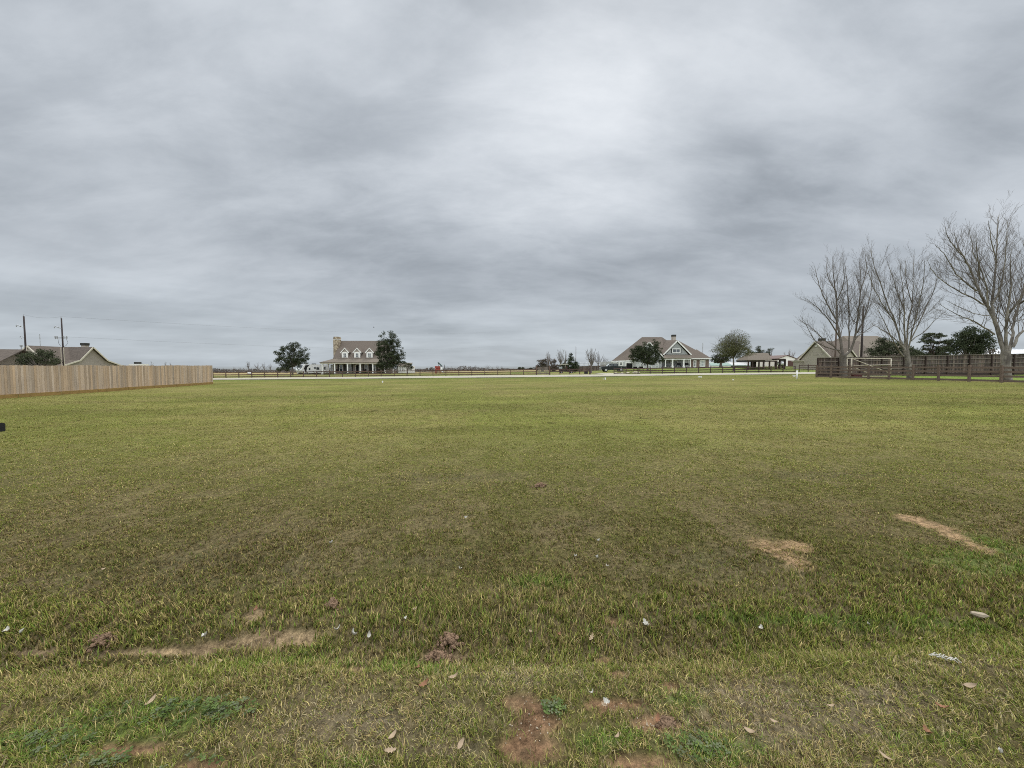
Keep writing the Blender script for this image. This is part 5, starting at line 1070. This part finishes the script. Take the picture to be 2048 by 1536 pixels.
# ---------------------------------------------------------------- pavilion, barn, low building
def pavilion():
    d = 95.0; X = lambda px, q=d: (px-1024)/F*q; g0 = gz(X(1530), d); root = empty('pavilion', (X(1530), d, g0), 'dark timber open sided pavilion with brown shingle roof', 'pavilion')
    zr = W(1545, 706, 97.5).z; ze = W(1520, 719.8, d).z; xl, xr = X(1494.5), X(1555.5); t_ = (0, 0, -0.13); m = MB(); yr = d+2.5
    m.slab([(xl, d, ze), (X(1543), d, ze+0.05), (xr-0.9, yr, zr), (xl+1.7, yr, zr)], t_); m.slab([(xl, d+5, ze), (xl+1.7, yr+0.01, zr), (xr-0.9, yr+0.01, zr), (xr, d+5, ze)], t_); m.slab([(xl, d, ze), (xl+1.7, yr, zr), (xl, d+5, ze)], t_)
    m.build('roof', M['shingle2'], root)
    m = MB(); m.slab([(X(1543), d+0.05, ze), (xr-0.9, yr, zr-0.1), (xr, d+4.9, ze)], (-0.12, 0, 0)); m.build('gable', M['timber'], root)
    m = MB(); m.beam((xl, d+0.3, ze-0.3), (X(1555), d+0.3, ze-0.3), 0.2, 0.3); m.beam((xl, d+4.7, ze-0.3), (X(1555), d+4.7, ze-0.3), 0.2, 0.3); m.build('beam', M['timber'], root)
    for px in (1497.7, 1506, 1519, 1528, 1540, 1553.6): x = X(px); m = MB(); m.box(x-0.13, d+0.2, g0-0.1, x+0.13, d+0.46, ze-0.2); m.build('post', M['timber'], root)
    for px in (1502, 1527, 1550): x = X(px, d+4.7); m = MB(); m.box(x-0.13, d+4.6, g0-0.1, x+0.13, d+4.86, ze-0.2); m.build('post', M['timber'], root)
    m = MB(); m.box(X(1555), d+0.3, W(1560, 718.4, d).z-0.15, X(1572.5), d+4, W(1560, 717.4, d).z); lt = m.build('lean_to_roof', M['timber'], root)
    for px in (1562, 1571.5): x = X(px); m = MB(); m.box(x-0.12, d+0.4, g0-0.1, x+0.12, d+0.64, W(1560, 718.4, d).z-0.152); m.build('post', M['timber'], root)
    m = MB(); m.box(X(1516), d+2, g0-0.05, X(1522), d+2.6, g0+1.9); m.build('hearth', M['timber'], root)
    # white tank under the lean-to
    c = W(1561, 727, d+2); rt = empty('white_tank', (c.x, d+2, g0), 'white rounded tank under the lean-to beside the pavilion', 'tank'); m = MB(); m.tube([(c.x-0.75, d+2, c.z), (c.x-0.6, d+2, c.z), (c.x+0.6, d+2, c.z), (c.x+0.75, d+2, c.z)], [0.22, 0.48, 0.48, 0.22], 14); m.build('vessel', M['rvwhite'], rt, True); m = MB(); m.box(c.x-0.5, d+1.8, g0-0.05, c.x-0.4, d+2.2, c.z-0.4); m.box(c.x+0.4, d+1.8, g0-0.05, c.x+0.5, d+2.2, c.z-0.4); m.build('cradle', M['timber'], rt)
pavilion()
def barn():
    d = 128.0; X = lambda px, q=d: (px-1024)/F*q; g0 = gz(X(1575), d); root = empty('white_barn', (X(1575), d, g0), 'white metal barn with brown siding and open bay beside the pavilion', 'barn')
    a, b = W(1556, 717.5, d), W(1592, 717.5, d); ap = W(1574, 711.5, d)
    m = MB(); m.slab([(a.x, d, g0-0.1), (b.x, d, g0-0.1), (b.x, d, b.z), (ap.x, d, ap.z), (a.x, d, a.z)], (0, 14, 0)); m.build('wall', M['white'], root)
    m = MB(); m.slab([(a.x-0.3, d-0.3, a.z-0.05), (ap.x, d-0.3, ap.z+0.12), (ap.x, d+14.3, ap.z+0.12), (a.x-0.3, d+14.3, a.z-0.05)], (0, 0, 0.12)); m.slab([(b.x+0.3, d-0.3, b.z-0.05), (b.x+0.3, d+14.3, b.z-0.05), (ap.x, d+14.3, ap.z+0.121), (ap.x, d-0.3, ap.z+0.121)], (0, 0, 0.12)); m.build('roof', M['barnbrown'], root)
    block(root, 'door', 1575.5, 721, 1589.5, 739, d-0.06, 0.05, M['barnbrown']); block(root, 'open_bay_shade', 1557, 719.5, 1572.3, 739, d-0.04, 0.03, M['shutter'])  # flat dark panel stands for the shade within the barn's bay
    d = 150.0; g0 = gz(X(1460, d), d); root = empty('low_building', (X(1460, d), d, g0), 'long low building with faded green and white metal roof behind the round tree', 'building')
    a, b = W(1422, 731, d), W(1508, 731, d); z1 = W(1460, 725.3, d+4).z; m = MB(); m.box(a.x+0.3, d+0.3, g0-0.3, b.x-0.3, d+8, a.z-0.05); m.build('wall', M['white'], root)
    m = MB(); m.slab([(a.x, d, a.z), (X(1466, d), d, a.z), (X(1466, d), d+4, z1), (a.x+1.2, d+4, z1)], (0, 0, -0.15)); m.build('roof', M['greenroof'], root); m = MB(); m.slab([(X(1466, d), d, a.z), (b.x, d, a.z), (b.x, d+4, z1), (X(1466, d), d+4, z1)], (0, 0, -0.149)); m.build('roof', M['palegrey'], root)
    m = MB(); m.box(a.x+0.8, d+3.9, z1-0.05, b.x, d+4.3, z1+0.2); m.build('ridge_cap', M['white'], root)
    m = MB(); m.box(X(1471), 127, gz(X(1483), 127)-0.1, X(1496), 131, W(1483, 731.2, 127).z); r2 = empty('dark_shed', (X(1483), 127, g0), 'small dark grey shed behind the round tree', 'shed'); m.build('wall', M['shutter'], r2); m = MB(); m.slab([(X(1470), 126.7, W(1483, 731.0, 127).z), (X(1497), 126.7, W(1483, 731.0, 127).z), (X(1497), 131.3, W(1483, 730.0, 127).z), (X(1470), 131.3, W(1483, 730.0, 127).z)], (0, 0, 0.08)); m.build('roof', M['greenroof'], r2)
barn()
# ---------------------------------------------------------------- beige house at right
def house3():
    X = lambda px, q: (px-1024)/F*q; Z = lambda q: CAMZ+q; xg = 70.6; g0 = gz(71, 90)-0.15; root = empty('beige_house', (73, 90, g0), 'beige sided house with steep gable end behind the corner of the board fence', 'house'); t_ = (0, 0, -0.15)
    ya, yc, yb = 84.6, 89.7, 94.8; za, zc = Z(1.45), Z(5.62); x1 = 80.5
    m = MB(); m.slab([(xg, ya+0.4, g0), (xg, ya+0.4, za), (xg, yc, zc-0.3), (xg, yb-0.4, za), (xg, yb-0.4, g0)], (9, 0, 0)); m.build('wall', M['beige'], root)
    m = MB(); m.slab([(xg-0.35, ya, za-0.05), (x1, ya, za-0.05), (x1, yc, zc), (xg-0.35, yc, zc)], t_); m.slab([(xg-0.35, yb, za-0.05), (xg-0.35, yc+.002, zc), (x1, yc+.002, zc), (x1, yb, za-0.05)], t_); m.build('roof', M['shingle'], root)
    m = MB(); m.beam((xg-0.4, ya, za-0.14), (xg-0.4, yc, zc-0.09), 0.1, 0.24); m.beam((xg-0.4, yb, za-0.14), (xg-0.4, yc, zc-0.09), 0.1, 0.24); m.build('gable_trim', M['cream'], root)
    m = MB(); m.tube([(xg-0.07, yc, zc-1.05), (xg-0.005, yc, zc-1.05)], 0.27, 10); m.build('gable_vent', M['white'], root)
    m = MB(); m.box(69.45, 93.6, g0-0.1, xg+0.6, 95.4, Z(1.0)); m.build('side_wing', M['beige'], root)
    m = MB(); m.box(69.2, 93.35, Z(1.0), xg+0.7, 95.6, Z(1.22)); m.build('wing_fascia', M['cream'], root)
    m = MB(); m.slab([W(1588.5, 720.3, 97), W(1609, 704.3, 100), W(1630, 704.3, 100), W(1612, 720.3, 97)], (0, 0.1, -0.14)); m.build('wing_roof', M['shinglel'], root)
    m = MB(); m.box(78.4, 84.4, g0, 91.5, 104, Z(1.5)); m.build('wall', M['beige'], root)
    rl, rr = (81.2, 95, Z(7.25)), (89.6, 95, Z(7.25)); e0, e1, f0, f1 = (77.6, 83.9, Z(1.45)), (92.2, 83.9, Z(1.45)), (77.6, 105, Z(1.45)), (92.2, 105, Z(1.45))
    m = MB(); m.slab([e0, e1, rr, rl], t_); m.slab([e1, f1, rr], t_); m.slab([e0, rl, f0], t_); m.slab([f1, f0, rl, rr], t_); m.build('roof', M['shingle2'], root)
    d3 = 82.5; ap = W(1698, 696, d3); fl = W(1685, 713, d3); fr = W(1711, 713, d3); m = MB(); m.slab([(fl.x+.3, d3, g0), (fr.x-.3, d3, g0), (fr.x-.3, d3, fr.z), (ap.x, d3, ap.z-.25), (fl.x+.3, d3, fl.z)], (0, 4, 0)); m.build('wall', M['beige'], root)
    m = MB(); m.slab([(fl.x, d3-0.3, fl.z), (ap.x, d3-0.3, ap.z), (ap.x, 88, ap.z), (fl.x, 85, fl.z)], t_); m.slab([(fr.x, d3-0.3, fr.z), (fr.x, 85, fr.z), (ap.x+.002, 88, ap.z), (ap.x+.002, d3-0.3, ap.z)], t_); m.build('gable_roof', M['shingle'], root)
    m = MB(); m.beam((fl.x, d3-0.35, fl.z-0.08), (ap.x, d3-0.35, ap.z-0.08), 0.08, 0.2); m.beam((fr.x, d3-0.35, fr.z-0.08), (ap.x, d3-0.35, ap.z-0.08), 0.08, 0.2); m.build('gable_trim', M['cream'], root)
    window(root, 1737, 717.5, 1748, 728, 84.38, 2, 1, fw=0.14); window(root, 1715, 717.5, 1720, 728, 84.38, 1, 1, fw=0.14)
    m = MB(); m.box(xg-0.06, 85.35, g0, xg-0.004, 86.5, g0+2.15); fr_ = m.build('door', M['white'], root); m = MB(); m.box(xg-0.075, 85.5, g0+0.1, xg-0.062, 86.3, g0+2.0); m.build('pane', M['glass'], fr_)
    m = MB(); m.box(xg+2.2, 91.0, Z(3.5), xg+3.0, 91.9, Z(5.85)); ch = m.build('chimney', M['beige'], root); m = MB(); m.box(xg+2.1, 90.9, Z(5.85), xg+3.1, 92.0, Z(6.4)); m.build('chimney_cap', M['shutter'], ch)
house3()
def blueshed():
    d = 66.0; a = W(2027, 714, d); x1 = a.x+14; g0 = gz(a.x, d); root = empty('metal_shed', (a.x, d, g0), 'navy metal shed with white roof behind the board fence at the right edge', 'shed'); zt = W(2040, 708.8, d).z
    m = MB(); m.box(a.x, d, g0-0.1, x1, d+10, zt); m.build('wall', M['bluewall'], root); m = MB(); m.slab([(a.x-0.3, d-0.3, zt), (x1, d-0.3, zt), (x1, d+5, zt+0.95), (a.x+1.9, d+5, zt+0.95)], (0, 0, 0.1)); m.slab([(a.x-0.3, d-0.3, zt), (a.x+1.9, d+5, zt+0.95), (a.x-0.3, d+10, zt)], (0, 0, 0.1)); m.build('roof', M['rvwhite'], root)
blueshed()
# ---------------------------------------------------------------- tan house at left
def house4():
    g0 = gz(-92, 78)-0.1; root = empty('tan_gable_house', (-90, 80, g0), 'grey beige gable ended house with brown roof behind the cedar fence', 'house'); Z = lambda q: CAMZ+q
    prof = [(74.4, -0.05), (77.7, 1.12), (80.2, 3.85), (83.0, 1.12), (86.2, -0.05)]; xg = -87.0; xl = -99.5; t_ = (0, 0, -0.14)
    m = MB(); m.slab([(xg-0.3, 75.0, g0), (xg-0.3, 75.0, Z(0.0)), (xg-0.3, 77.8, Z(1.0)), (xg-0.3, 80.2, Z(3.65)), (xg-0.3, 82.9, Z(1.0)), (xg-0.3, 85.6, Z(0)), (xg-0.3, 85.6, g0)], (xl-xg+1.5, 0, 0)); m.build('wall', M['sage'], root)
    m = MB()
    for (ya, za), (yb_, zb) in zip(prof[:-1], prof[1:]):
        m.slab([(xg+0.15, ya, Z(za)), (xl, ya, Z(za)), (xl, yb_, Z(zb)), (xg+0.15, yb_, Z(zb))], t_)
    m.build('roof', M['shinglel'], root)
    m = MB()
    for (ya, za), (yb_, zb) in zip(prof[:-1], prof[1:]): m.beam((xg+0.2, ya, Z(za)-0.1), (xg+0.2, yb_, Z(zb)-0.1), 0.08, 0.24)
    m.build('gable_trim', M['cream'], root)
    xc = -91.9; yf = 73.6; m = MB(); m.slab([(xc-3.0, yf, g0), (xc+3.0, yf, g0), (xc+3.0, yf, Z(1.0)), (xc, yf, Z(3.55)), (xc-3.0, yf, Z(1.0))], (0, 4, 0)); m.build('wall', M['beige'], root)
    m = MB(); m.slab([(xc-3.5, yf-0.3, Z(0.7)), (xc, yf-0.3, Z(3.8)), (xc, 80, Z(3.8)), (xc-3.5, 80, Z(0.7))], t_); m.slab([(xc+3.5, yf-0.3, Z(0.7)), (xc+3.5, 80, Z(0.7)), (xc+.002, 80, Z(3.8)), (xc+.002, yf-0.3, Z(3.8))], t_); m.build('gable_roof', M['shinglel'], root)
    m = MB(); m.beam((xc-3.5, yf-0.36, Z(0.62)), (xc, yf-0.36, Z(3.72)), 0.08, 0.22); m.beam((xc+3.5, yf-0.36, Z(0.62)), (xc, yf-0.36, Z(3.72)), 0.08, 0.22); m.build('gable_trim', M['cream'], root)
    m = MB(); c = W(170, 693, 82); m.box(c.x-0.4, 81.6, Z(2.2), c.x+0.4, 82.4, Z(4.25)); ch = m.build('chimney', M['beige'], root); m = MB(); m.box(c.x-0.48, 81.5, Z(4.25), c.x+0.48, 82.5, Z(4.75)); m.build('chimney_cap', M['shutter'], ch)
    m = MB(); m.box(-86.9, 87.5, g0, -84.6, 90, Z(0.35)); m.build('side_shed', M['white'], root); m = MB(); m.box(-86.2, 88, Z(0.35), -85.3, 88.9, Z(0.8)); m.build('vent_hood', M['shutter'], root)
    g0 = gz(-85, 62); root = empty('brown_roof_house', (-85, 62, g0), 'house with plain brown shingle roof at the left edge behind the cedar fence', 'house')
    m = MB(); m.box(-104, 59, g0-0.1, -80.4, 66, Z(0.1)); m.slab([(-80.5, 59.2, Z(0)), (-80.5, 65.8, Z(0)), (-80.5, 62.5, Z(2.4))], (-2, 0, 0)); m.build('wall', M['sage'], root)
    m = MB(); m.slab([(-104.5, 58.3, Z(-0.1)), (-78.9, 58.3, Z(-0.1)), (-78.9, 62.5, Z(2.6)), (-104.5, 62.5, Z(2.85))], t_); m.slab([(-104.5, 66.7, Z(-0.1)), (-104.5, 62.51, Z(2.85)), (-78.9, 62.51, Z(2.6)), (-78.9, 66.7, Z(-0.1))], t_); m.build('roof', M['shinglel'], root)
    m = MB(); m.tube([(-81.2, 64.0, Z(1.5)), (-81.2, 64.0, Z(3.1))], 0.06, 8); m.tube([(-81.2, 64.0, Z(3.1)), (-81.2, 64.0, Z(3.35))], [0.15, 0.17], 8); m.build('roof_vent', M['metal'], root)
house4()
# ---------------------------------------------------------------- mailbox at the left edge
def mailbox():
    d = 5.4; a = W(10.7, 862.5, d+0.16); t_ = W(10.7, 844.5, d+0.16).z; root = empty('mailbox', (a.x-0.42, d+0.1, gz(a.x, d)), 'black box end poking into the picture at the left edge', 'mailbox')
    h = t_-a.z; m = MB(); w_ = 0.16; n = 8; prof = [(0, 0.01), (0.01, 0), (w_-0.01, 0), (w_, 0.01)]+[(w_/2+w_/2*math.cos(q), h*0.86+h*0.14*math.sin(q)) for q in np.linspace(0, math.pi, n)]
    m.slab([(a.x, d+q[0], a.z+q[1]) for q in prof], (-0.55, 0, 0)); m.build('body', M['black'], root)
    m = MB(); m.slab([(a.x+0.004, d+q[0]*0.94+0.005, a.z+0.004+q[1]*0.94) for q in prof], (0.008, 0, 0)); m.build('door', M['black'], root)
    m = MB(); g0 = gz(a.x-0.3, d); m.box(a.x-0.52, d+0.03, g0-0.2, a.x-0.42, d+0.13, a.z); m.build('post', M['oldrail'], root)
mailbox()
# ---------------------------------------------------------------- white markers in the far grass
GK = 'small white markers in the far grass'
def stub(px, py, h, w_, label, cap=False):
    p = G(px, py); root = empty('marker', p, label, 'marker', GK); m = MB(); m.tube([(p.x, p.y, p.z-0.1), (p.x+0.01, p.y, p.z+h)], w_/2, 10); m.build('pipe', M['white'], root, True); m = MB(); m.tube([(p.x+0.01, p.y, p.z+h-0.02), (p.x+0.01, p.y, p.z+h+0.05)], w_/2*1.25, 10); m.build('cap', M['white'], root)
stub(1593.5, 757.5, 0.92, 0.17, 'tall white marker pipe standing in the far grass near the rail fence corner')
stub(1588, 753, 0.14, 0.3, 'low white cap in the grass left of the tall marker pipe')
stub(765, 765.5, 0.16, 0.12, 'single small white marker in the grass below the tallest oak'); stub(1206, 759.5, 0.13, 0.05, 'thin white marker left of its stouter twin below the pickup'); stub(1210.5, 759.5, 0.2, 0.14, 'stouter white marker of the pair below the pickup')
stub(1398, 755, 0.12, 0.14, 'left marker of the white pair below the lattice mast'); stub(1402, 755, 0.13, 0.16, 'right marker of the white pair below the lattice mast'); stub(1466, 760.5, 0.05, 0.12, 'faint pale marker in the grass below the round topped tree')
# stones at the driveway mouth
for px, d, s_1, lb in ((1223, 75.5, 0.35, 'single pale rock on the left of the driveway stones'), (1236, 77, 0.3, 'small pale rock behind the start of the dark rail fence'), (1247, 75.5, 0.4, 'middle pale rock in front of the dark rail fence'), (1261, 74.2, 0.55, 'long flat pale rock in front of the dark rail fence'), (1266, 73.9, 0.45, 'rightmost pale rock in front of the dark rail fence')):
    p = base_at(px, d); m = MB(); m.ball((p.x, p.y-3, gz(p.x, p.y-3)+s_1*0.25), (s_1, s_1*0.8, s_1*0.5), 9, 6, 0.14); tag(m.build('rock', M['rock'], None, False), lb, 'rock', 'pale rocks at the driveway')
# ---------------------------------------------------------------- bird
def bird():
    c = W(747.5, 654.5, 60); root = empty('bird', c, 'tiny dark bird flying left of the tallest live oak top', 'bird'); m = MB(); m.ball(c, (0.12, 0.05, 0.045), 8, 5); m.add([c+Vector((0, -.03, 0)), c+Vector((.06, .03, 0)), c+Vector((-.03, .25, .08))], [(0, 1, 2)]); m.add([c+Vector((0, -.03, 0)), c+Vector((.06, .03, 0)), c+Vector((-.03, -.25, .08))], [(0, 1, 2)]); m.build('body', M['shutter'], root)
bird()
# ---------------------------------------------------------------- fallen leaves, scraps, soil lumps near the camera
def leafmesh(name, L, Wd, curl, mt, seed, lobes=0):
    r = np.random.default_rng(seed); n = 9; ts = np.linspace(0, 1, n); vs = []; 
    for i, q in enumerate(ts):
        hw = Wd/2*math.sin(math.pi*min(1, q*0.97+0.02))**0.8*(1+(0.35*((i % 2)*2-1) if lobes and 0 < i < n-1 else 0)); x = (q-0.5)*L; z = curl*L*(abs(q-0.5)*2)**2
        for s_1, zz in ((-1, curl*Wd*1.2), (0, 0), (1, curl*Wd*0.8)): vs.append((x, s_1*hw, z+(zz if s_1 else 0)+r.normal()*0.0012))
    fs = [(i*3+j, (i+1)*3+j, (i+1)*3+j+1, i*3+j+1) for i in range(n-1) for j in range(2)]
    me = bpy.data.meshes.new(name); me.from_pydata(vs, [], fs); me.materials.append(mt); sm = [True]*len(fs); me.polygons.foreach_set('use_smooth', sm); return me
LM = [leafmesh('dead_leaf', 0.075, 0.028, 0.18, M['deadleaf'], 1), leafmesh('dead_leaf', 0.07, 0.034, 0.25, M['rust'], 2, 1), leafmesh('dead_leaf', 0.085, 0.03, 0.12, M['deadleaf'], 3, 1)]
GL_ = 'dead leaves scattered in the near grass'
GS_ = 'white scraps scattered in the near grass'
leaves = [(785,1482,0,'tan leaf in the dry grass left of the red bare soil'), (780,1511,2,'pale lobed leaf just below another left of the red soil'), (1208,1417,2,'pale leaf on the small bare patch right of the red soil'), (908,1362,0,'upright tan leaf in dry grass left of the red soil'),
          (848,1378,1,'small rusty leaf below the wider soil mound'), (1062,1270,0,'pale curled leaf in the ditch grass near centre'), (1117,1276,1,'rusty brown leaf right of the pale curled one in the ditch'), (1183,1282,2,'pale tan leaf in the ditch left of the folded white scrap'), (828,1225,0,'tan leaf in the dark grass above the soil mounds'),
          (442,1330,2,'tan leaf in the green tuft below the sandy patch'), (302,1412,0,'tan leaf at the top of the clover patch'), (1545,1452,0,'rusty narrow leaf in dry grass right of the bare soil'), (1840,1285,0,'orange tan leaf right in the grass above the shredded strips'), (1938,1380,0,'pale leaf in dry grass at far right'),
          (1885,1425,1,'brown leaf in dry grass below the pale one at far right'), (1234,1485,0,'grey tan leaf at bottom right of the red bare soil'), (920,1500,0,'small tan leaf near the bottom edge left of the red soil'), (210,1143,0,'pale leaf far out in the mown grass at left'), (836,1345,1,'rusty leaf between the soil mound and the bare soil'),
          (1500,1473,0,'pale leaf low in the dry grass right of centre'), (1855,1475,1,'dark brown leaf beside the green streak at lower right'), (1770,1525,0,'pale curled leaf at the bottom edge right of centre'), (1660,1422,0,'faint tan leaf in the dry grass right of the rusty narrow one'), (1315,1448,1,'rust red leaf on the right bare patch'), (512,1226,1,'rusty leaf on the bare spot above the sandy patch')]
for i, (px, py, k_, lb) in enumerate(leaves):
    p = G(px, py); o = bpy.data.objects.new('dead_leaf', LM[k_]); COL.objects.link(o); sc_ = random.uniform(0.5, 0.8); o.scale = (sc_,)*3
    o.location = (p.x, p.y, p.z+0.024); o.rotation_euler = (random.uniform(-0.5, 0.5), random.uniform(-0.35, 0.35), random.uniform(0, 6.28)); tag(o, lb, 'leaf', GL_)
SM = [leafmesh('paper_scrap', 0.07, 0.045, 0.35, M['scrap'], 7, 1), leafmesh('paper_scrap', 0.06, 0.03, 0.5, M['scrap'], 8)]
for i, (px, py, k_, lb, sc_) in enumerate([(1292,1258,0,'largest folded white scrap standing in the grass right of centre',1.3), (705,1277,0,'crumpled white scrap at the right end of the sandy patch',1.2), (738,1281,1,'thin white scrap in grass right of the sandy patch',1.2), (38,1276,1,'white scrap near the left edge above the bare strip',1.2), (14,1271,0,'white scrap at the very left edge above the bare strip',1.0),
        (676,1268,1,'greyish white scrap touching the sandy patch',1.0), (1522,1266,0,'white scrap in the dark grass right of the folded one',0.9), (1738,1258,1,'pale scrap in the grass below the lush strip',0.7), (1150,1120,1,'small white scrap in the middle of the mown field',1.0), (1193,1122,0,'small white scrap beside its neighbour in the mown field',1.0), (1214,1140,1,'white sliver in the mown field right of centre',0.8),
        (1185,1398,1,'small white scrap above the red bare soil',0.6), (1212,1415,0,'pale cream scrap on the red bare soil',0.8), (810,1245,0,'tiny white scrap in grass left of centre',0.6), (920,1145,1,'curled white scrap in the mown field left of centre',0.9), (1195,1088,0,'distant white fleck in the mown field',1.0), (410,1282,0,'white scrap at the left tip of the sandy patch',1.1), (930,1040,1,'far white fleck left of centre in the field',1.2), (662,1092,0,'far white fleck near the dark band at left',1.0), (2000,1520,1,'pale scrap near the lower right corner',0.8)]):
    p = G(px, py); o = bpy.data.objects.new('paper_scrap', SM[k_]); COL.objects.link(o); o.scale = (sc_*0.6,)*3; o.location = (p.x, p.y, p.z+0.03); o.rotation_euler = (random.uniform(-0.8, 0.8), random.uniform(-0.6, 0.6), random.uniform(0, 6.28)); tag(o, lb, 'scrap', GS_)
def shred():
    p0 = G(1855, 1322); m = MB(); r = random.Random(4)
    for i in range(13):
        x, y = p0.x+i*0.006+r.uniform(-.008, .008), p0.y-i*0.005+r.uniform(-.01, .01); z = gz(x, y)+0.04; a = r.uniform(0, 6.28); a = a*0.15-0.5; m.tube([(x, y, z), (x+0.02*math.cos(a), y+0.02*math.sin(a), z+0.01), (x+0.045*math.cos(a), y+0.045*math.sin(a), z-0.01)], 0.0022, 4)
    tag(m.build('shredded_paper', M['scrap']), 'shredded pale strips lying in the dry grass at lower right', 'scrap', GS_)
    a, b = G(1942, 1240), G(1978, 1247); m = MB(); r = random.Random(2); pts = [Vector(a).lerp(Vector(b), i/6)+Vector((0, r.uniform(-.004, .004), 0.05)) for i in range(7)]; m.tube(pts, [0.008, 0.016, 0.02, 0.021, 0.018, 0.012, 0.004], 7); tag(m.build('flat_stone', M['pebble']), 'flat grey weathered piece lying in the lush strip at right', 'debris')
shred()
def mound(px, py, R_, label, seed, h=0.05):
    p = G(px, py); r = random.Random(seed); m = MB()
    for i in range(90):
        q = abs(r.gauss(0, 0.45)); a = r.uniform(0, 6.28); x, y = p.x+R_*q*math.cos(a), p.y+R_*0.7*q*math.sin(a); s_1 = r.uniform(0.006, 0.017)*(1.1-0.3*q); m.ball((x, y, gz(x, y)+max(0, h*(1-q*q))*r.uniform(0.2, 1)), s_1, 6, 4, 0.3)
    tag(m.build('soil_mound', M['soil']), label, 'mound', 'crumbly soil mounds')
mound(900, 1290, 0.10, 'crumbly upper soil mound left of centre', 1, 0.06); mound(880, 1322, 0.14, 'wider crumbly soil mound just below the upper one', 2, 0.05)
mound(208, 1287, 0.10, 'dark fibrous soil mound on the bare strip at left', 3, 0.05); mound(1080, 974, 0.14, 'small distant soil mound in the mown field', 4, 0.05); mound(665, 1212, 0.07, 'small dark soil mound above the sandy patch', 5, 0.05)
mound(1335, 1446, 0.045, 'red soil crumbs on the right bare patch', 6, 0.004)
def pebbles():
    r = random.Random(8); m = MB()
    for (px, py, n, sx, sy) in ((1075, 1450, 38, 70, 60), (1060, 1400, 8, 30, 20), (1215, 1412, 8, 40, 12), (1310, 1446, 18, 40, 12), (545, 1283, 14, 90, 12)):
        for i in range(n): p = G(px+r.gauss(0, sx*0.5), py+r.gauss(0, sy*0.5)); s_1 = r.uniform(0.0018, 0.0042); m.ball((p.x, p.y, p.z-0.003+s_1*0.4), (s_1, s_1, s_1*0.7), 6, 4, 0.2)
    tag(m.build('pebbles', M['pebble']), 'tiny pale pebbles strewn over the bare soil patches', 'pebbles', kind='stuff')
pebbles()
